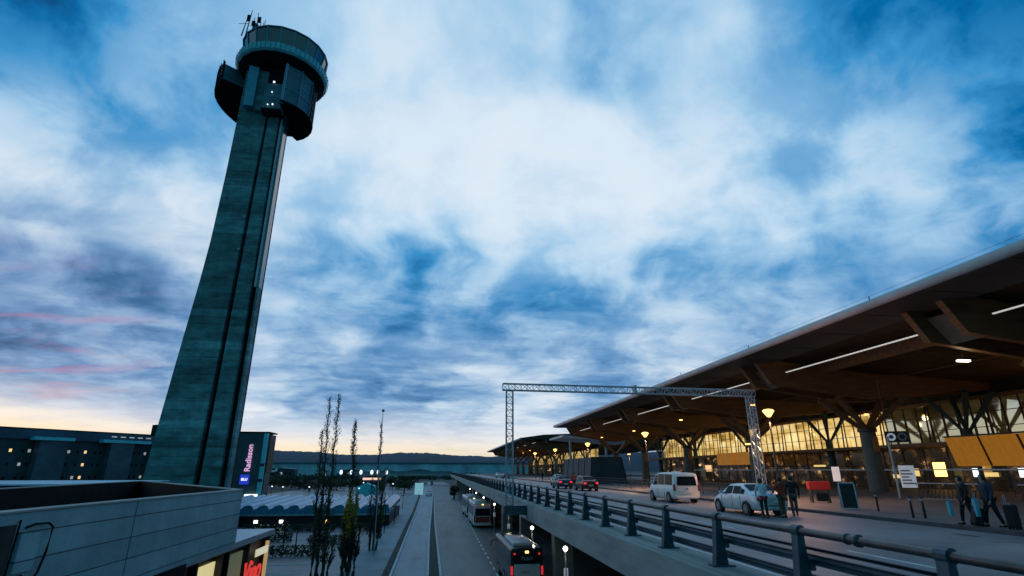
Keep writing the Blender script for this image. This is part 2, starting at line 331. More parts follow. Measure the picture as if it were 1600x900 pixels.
M['sign_cyan'] = mat('sign_cyan', (.3, .6, .65), .5, emit=(.45, .9, 1), es=.35)
M['sign_grey'] = mat('sign_grey', (.25, .26, .28), .6)
M['roof_edge_dk'] = mat('roof_edge_dk', (.10, .22, .3), .6)

# ------------------------------------------------------------------ mesh helpers
class MB:
    def __init__(s): s.v = []; s.f = []; s.mi = []; s.cur = 0
    def add(s, vs, fs):
        o = len(s.v); s.v += [tuple(q) for q in vs]; s.f += [tuple(i+o for i in f) for f in fs]; s.mi += [s.cur]*len(fs); return s
    def box(s, x0, x1, y0, y1, z0, z1):
        vs = [(x, y, z) for z in (z0, z1) for y in (y0, y1) for x in (x0, x1)]
        return s.add(vs, [(0, 2, 3, 1), (4, 5, 7, 6), (0, 1, 5, 4), (2, 6, 7, 3), (0, 4, 6, 2), (1, 3, 7, 5)])
    def quad(s, a, b, c, d): return s.add([a, b, c, d], [(0, 1, 2, 3)])
    def tube(s, pts, r, n=8, cap=True):
        pts = [Vector(p) for p in pts]; k = len(pts)
        rs = r if isinstance(r, (list, tuple)) else [r]*k
        vs = []
        for i, p in enumerate(pts):
            t = (pts[min(i+1, k-1)]-pts[max(i-1, 0)]).normalized()
            u = t.cross(Vector((0, 0, 1)));
            if u.length < .05: u = t.cross(Vector((0, 1, 0)))
            u.normalize(); w = t.cross(u)
            for j in range(n):
                a = 2*pi*j/n+pi/n; vs.append(p+(u*cos(a)+w*sin(a))*rs[i])
        fs = [(i*n+j, i*n+(j+1) % n, (i+1)*n+(j+1) % n, (i+1)*n+j) for i in range(k-1) for j in range(n)]
        if cap: fs += [tuple(range(n-1, -1, -1)), tuple(range((k-1)*n, k*n))]
        return s.add(vs, fs)
    def lathe(s, prof, c=(0, 0, 0), n=24, a0=0, a1=2*pi):
        full = abs(a1-a0-2*pi) < 1e-6; m = n if full else n+1
        vs = [(c[0]+r*cos(a0+(a1-a0)*j/n), c[1]+r*sin(a0+(a1-a0)*j/n), c[2]+z) for r, z in prof for j in range(m)]
        fs = []
        for i in range(len(prof)-1):
            for j in range(n):
                k = (j+1) % m
                fs.append((i*m+j, i*m+k, (i+1)*m+k, (i+1)*m+j))
        return s.add(vs, fs)
    def prism(s, poly, z0, z1):
        n = len(poly)
        vs = [(x, y, z0) for x, y in poly]+[(x, y, z1) for x, y in poly]
        fs = [tuple(range(n-1, -1, -1)), tuple(range(n, 2*n))]+[(i, (i+1) % n, n+(i+1) % n, n+i) for i in range(n)]
        return s.add(vs, fs)
    def extr(s, poly, axis, a, b):
        """polygon in the plane across axis (0: yz, 1: xz), extruded a..b"""
        n = len(poly)
        f = (lambda q, t: (t, q[0], q[1])) if axis == 0 else (lambda q, t: (q[0], t, q[1]))
        vs = [f(q, a) for q in poly]+[f(q, b) for q in poly]
        fs = [tuple(range(n)), tuple(range(2*n-1, n-1, -1))]+[(i, n+i, n+(i+1) % n, (i+1) % n) for i in range(n)]
        return s.add(vs, fs)
    def build(s, name, m, parent=None, smooth=False, bevel=0, sub=0):
        me = bpy.data.meshes.new(name); me.from_pydata(s.v, [], s.f)
        for q in (m if isinstance(m, (list, tuple)) else [m]): me.materials.append(M[q] if isinstance(q, str) else q)
        if isinstance(m, (list, tuple)): me.polygons.foreach_set('material_index', s.mi)
        import bmesh
        if len(s.f) < 30000:
            bm = bmesh.new(); bm.from_mesh(me); bmesh.ops.recalc_face_normals(bm, faces=bm.faces); bm.to_mesh(me); bm.free()
        if smooth: me.polygons.foreach_set('use_smooth', [True]*len(me.polygons))
        o = bpy.data.objects.new(name, me); col.objects.link(o)
        if bevel:
            q = o.modifiers.new('b', 'BEVEL'); q.width = bevel; q.segments = 2; q.limit_method = 'ANGLE'
        if sub:
            q = o.modifiers.new('s', 'SUBSURF'); q.levels = sub; q.render_levels = sub
        if parent: o.parent = parent
        return o
def tag(o, label, cat, group=None):
    o['label'] = label; o['category'] = cat
    if group: o['group'] = group
    return o
def thing(name, label, cat, loc=(0, 0, 0), rz=0, group=None):
    o = bpy.data.objects.new(name, None); col.objects.link(o); o.location = loc; o.rotation_euler = (0, 0, rz); o.empty_display_size = .3
    return tag(o, label, cat, group)
def struct(o, kind='structure'):
    o['kind'] = kind; return o
def dup(root, loc, rz, label, group=None):
    def cp(o, par):
        c = o.copy(); col.objects.link(c)
        if par: c.parent = par
        for ch in [q for q in bpy.data.objects if q.parent == o]: cp(ch, c)
        return c
    r = cp(root, None); r.location = loc; r.rotation_euler = (0, 0, rz); r['label'] = label
    if group: r['group'] = group
    return r
def text_mesh(s, size, depth=.02, bold=0, shear=0):
    cu = bpy.data.curves.new('t', 'FONT'); cu.body = s; cu.size = size; cu.extrude = depth; cu.offset = bold; cu.shear = shear
    cu.align_x = 'CENTER'; cu.align_y = 'CENTER'
    to = bpy.data.objects.new('t', cu); col.objects.link(to)
    bpy.context.view_layer.update()
    me = bpy.data.meshes.new_from_object(to.evaluated_get(bpy.context.evaluated_depsgraph_get()))
    bpy.data.objects.remove(to); return me
def lettering(name, s, size, m, loc, rot, parent=None, **k):
    me = text_mesh(s, size, **k); me.materials.clear(); me.materials.append(M[m])
    o = bpy.data.objects.new(name, me); col.objects.link(o); o.location = loc; o.rotation_euler = rot
    if parent: o.parent = parent
    return o
def pt_light(name, loc, e, c, r=.3, parent=None, spot=None):
    l = bpy.data.lights.new(name, 'SPOT' if spot else 'POINT'); l.energy = e; l.color = c; l.shadow_soft_size = r
    if spot: l.spot_size = spot; l.spot_blend = .6
    o = bpy.data.objects.new(name, l); col.objects.link(o); o.location = loc
    if parent: o.parent = parent
    return o

GZ = -5.8
# ------------------------------------------------------------------ ground, roads, hills
g = MB().add([(-9000, -300, GZ), (9000, -300, GZ), (9000, 12000, GZ), (-9000, 12000, GZ)], [(0, 1, 2, 3)])
struct(g.build('ground', 'ground'))
def ribbon(name, pl, pr, z, m):
    b = MB()
    for i in range(len(pl)-1):
        b.quad((pl[i][0], pl[i][1], z), (pr[i][0], pr[i][1], z), (pr[i+1][0], pr[i+1][1], z), (pl[i+1][0], pl[i+1][1], z))
    return struct(b.build(name, m))
KL = [(-3.2, 5), (-3.55, 50), (-4.1, 86), (-4.5, 118), (-5.5, 169), (-7.3, 252), (-10, 420)]
MLn = [(-.45, 5), (-.67, 48), (-.98, 68), (-1.2, 86), (-1.45, 118), (-2.1, 189), (-3.2, 252), (-6.0, 420)]
MRt = [(.75, 5), (.34, 48), (-.02, 68), (-.4, 86), (-.85, 118), (-1.7, 189), (-2.9, 252), (-5.7, 420)]
RR = [(13, 5), (13, 50), (13, 86), (12.5, 118), (11, 169), (8, 252), (3, 420)]
def at(poly, y):
    for (x0, y0), (x1, y1) in zip(poly, poly[1:]):
        if y0 <= y <= y1: return x0+(x1-x0)*(y-y0)/(y1-y0)
    return poly[-1][0]
ys = [5, 25, 48, 68, 86, 118, 150, 189, 252, 330, 420]
R = lambda poly, dx=0: [(at(poly, q)+dx, q) for q in ys]
ribbon('road', R(KL), R(MLn), GZ+.004, 'asphalt')
ribbon('road_bus_lane', R(MRt), R(RR), GZ+.004, 'asphalt_right')
b = MB()
for i in range(len(ys)-1):
    for (dx0, dx1, poly) in ((0.02, 0, None),):
        a0, a1 = at(MLn, ys[i])+.12, at(MLn, ys[i+1])+.12; c0, c1 = at(MRt, ys[i])-.12, at(MRt, ys[i+1])-.12
        b.add([(a0, ys[i], GZ), (c0, ys[i], GZ), (c1, ys[i+1], GZ), (a1, ys[i+1], GZ), (a0, ys[i], GZ+.13), (c0, ys[i], GZ+.13), (c1, ys[i+1], GZ+.13), (a1, ys[i+1], GZ+.13)],
              [(4, 5, 6, 7), (0, 4, 7, 3), (1, 2, 6, 5)])
struct(b.build('median_strip', 'kerb_dark'))
ribbon('median_grass', R(MLn, .12), R(MRt, -.12), GZ+.134, 'grass')
ribbon('kerb_line', R(MLn, -.10), R(MLn, .1), GZ+.135, 'kerb')
ribbon('kerb_line_right', R(MRt, -.1), R(MRt, .10), GZ+.135, 'kerb')
ribbon('kerb_line_left', R(KL, -.12), R(KL, .08), GZ+.12, 'kerb')
ribbon('verge', R(KL, -.75), R(KL, -.13), GZ+.01, 'grass')
ribbon('footpath', R(KL, -4.0), R(KL, -.76), GZ+.014, 'plaza_light')
b = MB()
yy = 14
while yy < 150:
    b.box(4.78, 4.93, yy, yy+1.5, GZ+.006, GZ+.010); yy += 3.0
struct(b.build('lane_dashes', 'paint'))
# repairs, stains and joints worn into the lanes
b = MB(); rp = random.Random(21)
for k in range(26):
    x_ = rp.choice([rp.uniform(-3, -1.3), rp.uniform(.6, 4.2), rp.uniform(1, 4), rp.uniform(5.2, 8)]); y_ = rp.uniform(44, 150); a_ = rp.uniform(.15, .5); n_ = 9
    b.add([(x_+cos(2*pi*j/n_)*a_*rp.uniform(.6, 1.2), y_+sin(2*pi*j/n_)*a_*rp.uniform(1.4, 3.0), GZ+.0065) for j in range(n_)], [tuple(range(n_))])
for y_ in (58.0, 73.5, 92, 117, 136): b.box(at(MRt, y_)+.12, 9, y_, y_+.12, GZ+.0061, GZ+.0066)
for y_ in (51, 67, 84, 110): b.box(at(KL, y_)+.1, at(MLn, y_)-.1, y_, y_+.1, GZ+.0061, GZ+.0066)
struct(b.build('road_stains', 'stain'))
b = MB()
for k in range(18):
    x_ = rp.uniform(7.6, 18.5); y_ = rp.uniform(8, 60); a_ = rp.uniform(.08, .3); n_ = 9
    b.add([(x_+cos(2*pi*j/n_)*a_*rp.uniform(.6, 1.2), y_+sin(2*pi*j/n_)*a_*rp.uniform(1.2, 2.6), .0155) for j in range(n_)], [tuple(range(n_))])
yy = 4.0
while yy < 120: b.box(6.8, 19.28, yy, yy+.03, .0148, .0152); yy += 12
struct(b.build('deck_stains', 'stain'))
# plaza and parking left of the road
ribbon('parking_ground', [(-60, q) for q in ys], R(KL, -4.05), GZ+.006, 'plaza')
b = MB()
for k, (x0, x1, y0, y1) in enumerate([(-40, -12, 62, 63.2), (-40, -11, 50, 51.0), (-40, -11, 54.5, 55.2), (-30, -13, 73, 74.8), (-30, -13, 79, 80.5), (-26, -9, 44.5, 45.2), (-26, -9, 47.3, 47.6)]):
    b.box(x0, x1, y0, y1, GZ+.01, GZ+.016)
struct(b.build('pavement_bands', 'plaza_light'))
# hills
def hills(name, pts, yb, m):
    b = MB(); n = len(pts); rows = []
    for j, (fy, fz) in enumerate([(0, 0), (.25, .45), (.6, .85), (1, 1), (1.5, .6)]):
        for (x, h) in pts: rows.append((x*(1+.0*fy), yb+1600*fy, GZ+(h-GZ)*fz))
    b.add(rows, [(j*n+i, j*n+i+1, (j+1)*n+i+1, (j+1)*n+i) for j in range(4) for i in range(n-1)])
    return struct(b.build(name, m, smooth=True))
ctrl = [(-9000, 190), (-5200, 190), (-3000, 215), (-2200, 205), (-1700, 190), (-1280, 158), (-1050, 150), (-800, 128), (-560, 132), (-330, 148), (-120, 146), (100, 128), (420, 118), (900, 130), (1600, 160), (3000, 170), (9000, 180)]
pts = []
for i in range(len(ctrl)-1):
    (x0, h0), (x1, h1) = ctrl[i], ctrl[i+1]
    for t in range(16):
        u = t/16; u2 = u*u*(3-2*u)
        xx = x0+(x1-x0)*u; pts.append((xx*1.13, (h0+(h1-h0)*u2)*1.13+random.uniform(-4, 4)))
hills('hills', pts, 4000, 'hill')
def wall_seg(p, q, z0, z1, th):
    p = Vector((p[0], p[1], 0)); q = Vector((q[0], q[1], 0)); d = (q-p).normalized(); nrm = Vector((-d.y, d.x, 0))*th
    return MB().prism([(p.x, p.y), (q.x, q.y), (q.x+nrm.x, q.y+nrm.y), (p.x+nrm.x, p.y+nrm.y)], z0, z1)
# ------------------------------------------------------------------ elevated departures road
PX = 6.4          # railing line
deck = MB()
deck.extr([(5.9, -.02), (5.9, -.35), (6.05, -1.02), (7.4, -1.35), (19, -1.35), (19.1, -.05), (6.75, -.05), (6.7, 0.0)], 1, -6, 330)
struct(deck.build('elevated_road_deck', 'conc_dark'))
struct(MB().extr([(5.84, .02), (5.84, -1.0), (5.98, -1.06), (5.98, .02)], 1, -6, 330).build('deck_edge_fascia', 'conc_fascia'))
struct(MB().box(5.98, 6.78, -6, 330, -.01, .06).build('deck_edge_kerb', 'conc_fascia'))
struct(MB().quad((6.78, -6, .012), (19.3, -6, .012), (19.3, 330, .012), (6.78, 330, .012)).build('road_surface', 'deck_asphalt'))
b = MB()
b.box(7.05, 7.17, -6, 330, .016, .02)
yy = 3
while yy < 300: b.box(11.1, 11.22, yy, yy+3, .016, .02); yy += 9
for q in (40, 41, 42, 43, 44, 45, 46): b.box(11.9, 14.9, q*1.0+30, q+30.5, .016, .02)
struct(b.build('lane_markings', 'paint'))
struct(MB().box(19.3, 19.48, -6, 330, -.05, .16).build('kerb', 'kerb_dark'))
struct(MB().extr([(19.48, -.4), (19.48, .15), (120, .15), (120, -.4)], 1, -6, 330).build('pavement', 'paving'))
b = MB()
for q in range(-4, 60): b.box(19.5, 56, q*5.0, q*5.0+.03, .151, .155)
struct(b.build('paving_joints', 'kerb_dark'))
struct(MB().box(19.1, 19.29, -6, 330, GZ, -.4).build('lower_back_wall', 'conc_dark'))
# pillars below the deck
for i in range(16):
    yy = 24+16.5*i
    p = MB().prism([(8.0, yy-.55), (9.3, yy-.55), (9.3, yy+.55), (8.0, yy+.55)], GZ, -1.36).build('concrete_pillar', 'pillar', bevel=.05)
    tag(p, 'square pale concrete pillar holding up the edge of the raised road', 'pillar', 'pillars under the raised road')
# railing
rail = thing('bridge_railing', 'long blue-grey metal railing with round top pipe along the raised road', 'railing', (PX, 0, 0))
def post_mesh():
    b = MB()
    b.extr([(-.18, .0), (.14, .0), (.085, .5), (.07, 1.02), (-.07, 1.02), (-.10, .5)], 1, -.03, .03)
    b.extr([(-.20, .0), (-.17, .0), (-.09, .5), (-.06, 1.0), (-.09, 1.0), (-.14, .5)], 1, -.09, .09)
    b.box(-.28, .24, -.14, .14, .0, .035)
    b.box(.08, .19, -.05, .05, .38, .56)
    b.tube([(-.02, -.10, 1.02), (-.02, .10, 1.02)], .10, 12)
    return b
pm = post_mesh().build('railing_post', 'rail_blue', rail)
pm.location = (0, 3.78-3, .06)
yy = 3.78
for i in range(94):
    c = pm.copy(); col.objects.link(c); c.location = (0, yy, .06); yy += 3.0
far = MB()
while yy < 328:
    far.box(-.2, .1, yy-.05, yy+.05, .06, 1.05); yy += 3
fo = far.build('railing_post_row', 'rail_blue', rail); fo['kind'] = 'stuff'
b = MB(); yy = -5.22
while yy < 328:
    b.tube([(-.02, yy+.0, 1.08), (-.02, yy+3.0, 1.08)], .064, 12, cap=False); yy += 3
b.tube([(-.02, 8.25, 1.08), (-.02, 8.33, 1.08)], .092, 12); b.tube([(-.02, 8.5, 1.08), (-.02, 8.55, 1.08)], .082, 12)
b.build('top_pipe', 'rail_pipe', rail, smooth=True)
b = MB()
for (zz, h, xo) in ((.80, .05, .13), (.62, .17, .16), (.30, .15, .16)):
    b.extr([(xo-.03, zz-h/2), (xo+.03, zz-h/4), (xo-.0, zz), (xo+.03, zz+h/4), (xo-.03, zz+h/2), (xo+.05, zz+h/2), (xo+.08, zz), (xo+.05, zz-h/2)], 1, -6, 328)
b.build('guard_beams', 'rail_blue', rail)

# ------------------------------------------------------------------ terminal
def terminal(name, label, Y0, Y1, EX, EZ, cols, CX, full=True):
    t = thing(name, label, 'building', (CX, Y0, .15))
    def bd(b, n, m, par=t, **k):
        b.v = [(x-CX, y-Y0, z-.15) for x, y, z in b.v]
        return b.build(n, m, par, **k)
    # roof skin: edge tube, thin soffit panel, dark recess, then the underside
    b = MB(); b.tube([(EX, Y0, EZ+.28), (EX, Y1, EZ+.28)], .30, 14); bd(b, 'roof_edge', 'roof_edge', smooth=True)
    b = MB(); 
    yy = Y0+1
    while yy < Y1: b.box(EX-.02, EX+.02, yy, yy+.04, EZ+.5, EZ+.85) if int(yy/3) % 5 == 0 else None; yy += 3
    b.tube([(EX, Y0, EZ+.83), (EX, Y1, EZ+.83)], .008, 4)
    bd(b, 'roof_safety_line', 'mullion')
    b = MB()
    top = [(EX, EZ+.5), (EX+8, EZ+1.6), (CX+2, EZ+2.0), (CX+25, EZ+1.8), (CX+60, EZ+1.2)]
    und = [(CX+60, EZ-1.5), (CX+13.5, EZ-1.6), (CX, EZ-.7), (EX+4.6, EZ+.4), (EX+4.5, EZ-.02), (EX, EZ+.0)]
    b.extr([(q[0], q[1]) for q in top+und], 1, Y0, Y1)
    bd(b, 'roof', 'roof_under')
    b = MB(); b.box(EX+.1, EX+4.4, Y0-.01, Y1+.01, EZ-.06, EZ-.03)
    yy = Y0
    while yy < Y1: b.box(EX+.3, EX+4.3, yy, yy+.05, EZ-.1, EZ-.062); yy += 5.25
    bd(b, 'soffit_panel', 'soffit')
    b = MB(); 
    for q in (EX+9, EX+18): b.box(q, q+.4, Y0+.3, Y1-.3, EZ-1.1, EZ-.1)
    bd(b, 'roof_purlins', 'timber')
    for cy in cols:
        for s in (-1, 1):
            b = MB(); yy = cy+s*1.35
            pr = [(EX+2.6, EZ-.12), (EX+3.9, EZ-2.15), (EX+10.5, EZ-3.0), (CX, EZ-3.45), (CX+14, EZ-2.3), (CX+14, EZ-1.3), (CX, EZ-.9), (EX+4.7, EZ+.2)]
            b.extr(pr, 1, yy-.24, yy+.24)
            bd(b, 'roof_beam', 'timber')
        b = MB(); b.add([(EX+4.0, cy-1.1, EZ-.6), (EX+4.0, cy+1.1, EZ-.6), (EX+5.4, cy+1.1, EZ-2.3), (EX+5.4, cy-1.1, EZ-2.3), (EX+4.1, cy-1.1, EZ-.5), (EX+4.1, cy+1.1, EZ-.5), (EX+5.5, cy+1.1, EZ-2.2), (EX+5.5, cy-1.1, EZ-2.2)],
            [(0, 1, 2, 3), (4, 5, 6, 7), (0, 1, 5, 4), (2, 3, 7, 6)])
        bd(b, 'beam_infill', 'col_conc')
        b = MB(); b.lathe([(.0, .15), (.82, .15), (.82, 1.2), (.80, 1.22), (.70, 6.0), (.0, 6.0)], (CX, cy, 0), 24)
        c = bd(b, 'column', 'col_conc', smooth=False)
        b = MB(); b.lathe([(.745, 3.9), (.79, 3.9), (.77, 5.3), (.73, 5.3)], (CX, cy, 0), 24, -pi*.62, pi*.1)
        bd(b, 'timber_collar', 'timber_ring', c)
        b = MB(); b.lathe([(.5, 5.7), (.85, 5.75), (.85, 6.1), (.4, 6.2)], (CX, cy, 0), 20)
        bd(b, 'steel_capital', 'mullion', c)
        for sx in (-1, 1):
            for sy in (-1, 1):
                b = MB(); b.tube([(CX+sx*.35, cy+sy*.3, 6.1), (CX+sx*3.6, cy+sy*1.35, EZ-3.2)], [.24, .42], 4)
                bd(b, 'strut', 'timber', c)
        ix = CX+11.3
        c = bd(MB().lathe([(.0, .15), (.5, .15), (.45, 6.1), (.0, 6.1)], (ix, cy, 0), 18), 'inner_column', 'inner_teal')
        for sx in (-1, 1):
            for sy in (-1, 1): bd(MB().tube([(ix+sx*.2, cy+sy*.2, 6.0), (ix+sx*1.6, cy+sy*2.4, EZ-2.6)], [.18, .34], 4), 'strut', 'inner_teal', c)
    ys_ = [Y0]+list(cols)+[Y1]
    for a, e in zip(ys_, ys_[1:]):
        a2 = a+2.2 if a in cols else a+.8; e2 = e-2.2 if e in cols else e-.8
        if e2-a2 < 3: continue
        b = MB(); b.box(EX+5.2, EX+5.32, a2, e2, EZ-1.13, EZ-1.05)
        bd(b, 'light_strip', 'strip')
    GXx = CX+13.5
    # glazing
    ym = 64 if Y0 < 60 else Y0+.6
    if Y0 < 60:
        b = MB(); b.box(GXx, GXx+.12, Y0+.5, ym-.01, 4.9, EZ-3.1); bd(b, 'glass_wall', 'glazing')
    b = MB(); b.box(GXx, GXx+.12, ym, Y1-.5, 4.9, EZ-3.1); bd(b, 'glass_wall', 'glazing_lit')
    b = MB(); k = 0; yy = Y0+.5
    while yy <= Y1-.5:
        w = .08
        b.box(GXx-.14, GXx-.003, yy-w/2, yy+w/2, 4.9, EZ-3.1)
        if k % 4 == 1: b.tube([(GXx-.6, yy, 4.9), (GXx-.3, yy+.1, EZ-3.1)], .09, 6)
        yy += 1.75; k += 1
    for zz in (6.4, 7.9): b.box(GXx-.12, GXx-.004, Y0+.5, Y1-.5, zz-.03, zz+.03)
    bd(b, 'mullions', 'mullion')
    b = MB(); b.box(GXx-.5, GXx+.1, Y0, Y1, EZ-3.1, EZ-2.75); bd(b, 'header_beam', 'timber')
    b = MB(); b.box(GXx+.1, GXx+.3, Y0, Y1, EZ-2.75, EZ-1.7); bd(b, 'clerestory', 'inner_dark')
    b = MB(); b.box(GXx-5.0, GXx+.5, Y0, Y1, 4.55, 4.87); bd(b, 'canopy_slab', 'timber')
    b = MB(); b.box(GXx-1.0, GXx-.2, Y0, Y1, .15, 4.54); bd(b, 'ground_floor_wall', 'shopfront')
    b = MB(); yy = Y0+1
    while yy < Y1-3:
        b.box(GXx-1.1, GXx-1.01, yy, yy+.12, .15, 4.5); b.box(GXx-1.1, GXx-1.01, yy+.12, yy+3, 2.6, 2.72); yy += 3
    bd(b, 'shopfront_frame', 'mullion')
    r = random.Random(int(Y0)+3)
    yy = Y0+2
    while yy < Y1-6:
        w = r.choice([.8, 1.2, 1.8, 2.6]); h = r.choice([.25, .4, 1.2]); z0 = r.uniform(1.2, 3.4)
        if r.random() < .5:
            b = MB(); b.box(GXx-1.16, GXx-1.12, yy, yy+w, z0, min(z0+h, 4.3)); bd(b, 'lit_window', r.choice(['win_warm', 'win_warm', 'win_yellow']))
        yy += r.uniform(3.6, 8)
    return t, bd
T, bdT = terminal('terminal_building', 'huge airport terminal with sweeping timber roof, thick columns and glowing glass wall', 6, 137, 28.0, 12.3, [9, 30, 51, 72, 93, 114, 133.5], 42.5)
# timber boxes above the entrances
for k_ in range(9):
    y1 = 49.6-3.62*k_; y0 = y1-3.3
    b = MB(); b.add([(49.6, y0, 5.15), (49.6, y1, 5.15), (50.3, y0, 2.5), (50.3, y1, 2.5), (51.2, y0, 5.15), (51.2, y1, 5.15), (51.2, y0, 2.5), (51.2, y1, 2.5)],
        [(0, 1, 3, 2), (4, 6, 7, 5), (0, 4, 5, 1), (2, 3, 7, 6), (0, 2, 6, 4), (1, 5, 7, 3)])
    bdT(b, 'timber_box', 'timber_glow')
    bdT(MB().add([(49.7, y0-.31, 5.13), (49.7, y0-.01, 5.13), (50.4, y0-.31, 2.52), (50.4, y0-.01, 2.52), (51.1, y0-.31, 5.13), (51.1, y0-.01, 5.13), (51.1, y0-.31, 2.52), (51.1, y0-.01, 2.52)], [(0, 1, 3, 2), (4, 6, 7, 5), (0, 4, 5, 1), (2, 3, 7, 6), (0, 2, 6, 4), (1, 5, 7, 3)]), 'gap_shade_fill', 'brown_dark')  # dark filler standing in for the shade in the gap between two boxes
for (y0, y1) in ((84, 90.5), (91.2, 97)):
    b = MB(); b.box(49.8, 51, y0, y1, 3.0, 5.0); bdT(b, 'timber_box', 'timber_glow')
b = MB(); b.box(49.4, 49.6, 10, 49.6, 5.16, 5.3); bdT(b, 'box_trim', 'mullion')
for k, (yy, m, w) in enumerate([(40.2, 'sign_blue', 1.2), (42.6, 'win_warm', .5), (45.0, 'lamp_white_dim', .5), (49.5, 'lamp_white_dim', .5), (53.0, 'lamp_warm', 1.4), (56.4, 'win_yellow', 1.2), (63, 'lamp_white_dim', .5)]):
    b = MB(); b.box(52.2, 52.3, yy, yy+w, 1.5, 2.3 if k != 4 else 2.9); bdT(b, 'lit_sign', m)
P2, bd2 = terminal('pier_building', 'more distant terminal wing with a low pointed dark roof and lit windows', 196, 342, 28.0, 12.6, [206, 227, 248, 269, 290, 311, 332], 42.5)
# link roof between the two, and the glazed stair hut
t = thing('entrance_canopy', 'thin pinkish flat canopy on slim posts between the two terminal roofs', 'canopy', (40, 150, .15))
b = MB(); b.extr([(-8, 10.4), (12, 9.2), (12, 9.5), (-8, 10.9)], 1, -4, 14); b.build('canopy_roof', 'roof_edge', t)
for q in (-5, 5): MB().tube([(q, 0, 0), (q, 0, 9.8)], .3, 8).build('post', 'galv', t)
t = thing('glazed_stair_shelter', 'low dark glass lean-to shelter over stairs on the pavement, behind the red car', 'shelter', (25.6, 90, .15))
MB().extr([(-2.6, 0), (-2.2, 3.9), (2.6, 3.9), (3.4, 0)], 1, -4, 16).build('glass_hood', 'facade_mid', t)
for q in (-4, 0, 4, 8, 12, 16): MB().extr([(-2.68, 0), (-2.28, 3.97), (2.68, 3.97), (3.5, 0), (3.36, 0), (2.58, 3.87), (-2.16, 3.87), (-2.55, 0)], 1, q-.05, q+.05).build('frame', 'mullion', t)

# ------------------------------------------------------------------ control tower
TC = Vector((-36.0, 90.0, GZ))
tw = thing('control_tower', 'tall slender concrete airport control tower with round glazed cab and antennas', 'tower', TC)
def bt(b, n, m, par=tw, **k):
    b.v = [(x-TC.x, y-TC.y, z-TC.z) for x, y, z in b.v]
    return b.build(n, m, par, **k)
prof = [(GZ, -44.2, 7.5), (0, -43.45, 7.2), (10, -42.65, 6.8), (20.9, -41.75, 6.3), (30, -40.95, 5.9), (37.6, -40.45, 5.6), (50, -40.1, 5.2), (63, -39.95, 5.0), (74, -39.9, 5.0)]
def shaft(xl, xr, yo=0, f=1.0, db=None, z0=None, z1=None):
    b = MB(); vs = []; pr_ = prof
    if z0 is not None: pr_ = [(z0, -40, 6.0), ((z0+z1)/2, -40, 5.6), (z1, -40, 5.0)]
    for (zz, xL, dp) in pr_:
        if z0 is not None:
            for (za, xa, da), (zb, xb, db2) in zip(prof, prof[1:]):
                if za <= zz <= zb: dp = da+(db2-da)*(zz-za)/(zb-za)
        k = (90-dp*.72)/90
        l = (xL if xl is None else xl(zz))*k; r = xr(zz)*k; yf = 90-dp*.72*f+yo; yb = 90+dp*.6 if db is None else yf+db
        vs += [(l, yf, zz), (r, yf, zz), (r, yb, zz), (l, yb, zz)]
    n = len(pr_)
    fs = [(i*4+j, i*4+(j+1) % 4, (i+1)*4+(j+1) % 4, (i+1)*4+j) for i in range(n-1) for j in range(4)]+[(3, 2, 1, 0), (4*n-4, 4*n-3, 4*n-2, 4*n-1)]
    return b.add(vs, fs)
sl = lambda zz: -36.35+(zz-.6)/62*1.35     # left lip of the slot
sr = lambda zz: sl(zz)+.95-zz/63*.5
bt(shaft(None, sl, db=4.4), 'shaft', 'tower_conc')
bt(shaft(sr, lambda zz: -32.75, db=4.4), 'shaft_flank', 'tower_conc')
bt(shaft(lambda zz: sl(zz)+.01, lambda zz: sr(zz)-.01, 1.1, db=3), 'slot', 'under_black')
bt(shaft(lambda zz: -32.74, lambda zz: -31.95, .9, db=2.5), 'service_slot', 'dark')
bt(shaft(lambda zz: -31.94, lambda zz: -31.6, .3, db=1.6, z0=30, z1=63), 'glass_strip', 'cab_glass')
bt(shaft(lambda zz: -32.4, lambda zz: -32.0, .35, db=.5, z0=30, z1=63), 'steel_strip', 'galv')
bt(shaft(lambda zz: -31.94, lambda zz: -31.6, .3, db=1.6, z0=GZ, z1=29.9), 'lower_strip', 'tower_conc')
for zz in (41.8, 36.0):
    b = MB(); b.box(-34.1, -33.8, 85.5, 85.8, zz, zz+.35); bt(b, 'marker_light', 'galv')
CC = (-33.2, 90.0)
def ring(prof_, n=20, **k): return MB().lathe(prof_, (CC[0], CC[1], -1.6), n, radians(9), radians(369))
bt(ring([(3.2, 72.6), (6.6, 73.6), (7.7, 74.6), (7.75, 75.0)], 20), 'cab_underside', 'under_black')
bt(ring([(7.75, 75.0), (8.15, 75.3), (8.25, 76.5), (7.9, 76.6), (6.9, 76.6)], 20), 'gallery_band', 'cab_band')
for j in range(60):
    a = 2*pi*j/60; b = MB(); b.tube([(CC[0]+8.2*cos(a), CC[1]+8.2*sin(a), 73.7), (CC[0]+8.29*cos(a), CC[1]+8.29*sin(a), 74.9)], .05, 4); bt(b, 'gallery_rib', 'clad')
bt(ring([(6.9, 76.6), (7.6, 80.4)], 20), 'cab_glazing', 'cab_glass')
for j in range(20):
    a = radians(9)+2*pi*j/20; b = MB(); b.tube([(CC[0]+6.95*cos(a), CC[1]+6.95*sin(a), 75.0), (CC[0]+7.72*cos(a), CC[1]+7.72*sin(a), 78.85)], .13, 4); bt(b, 'window_post', 'clad_light')
bt(ring([(7.4, 80.4), (7.8, 80.4), (7.8, 80.62), (7.2, 80.7), (3, 80.9), (0, 81.0)], 20), 'cab_roof', 'clad')
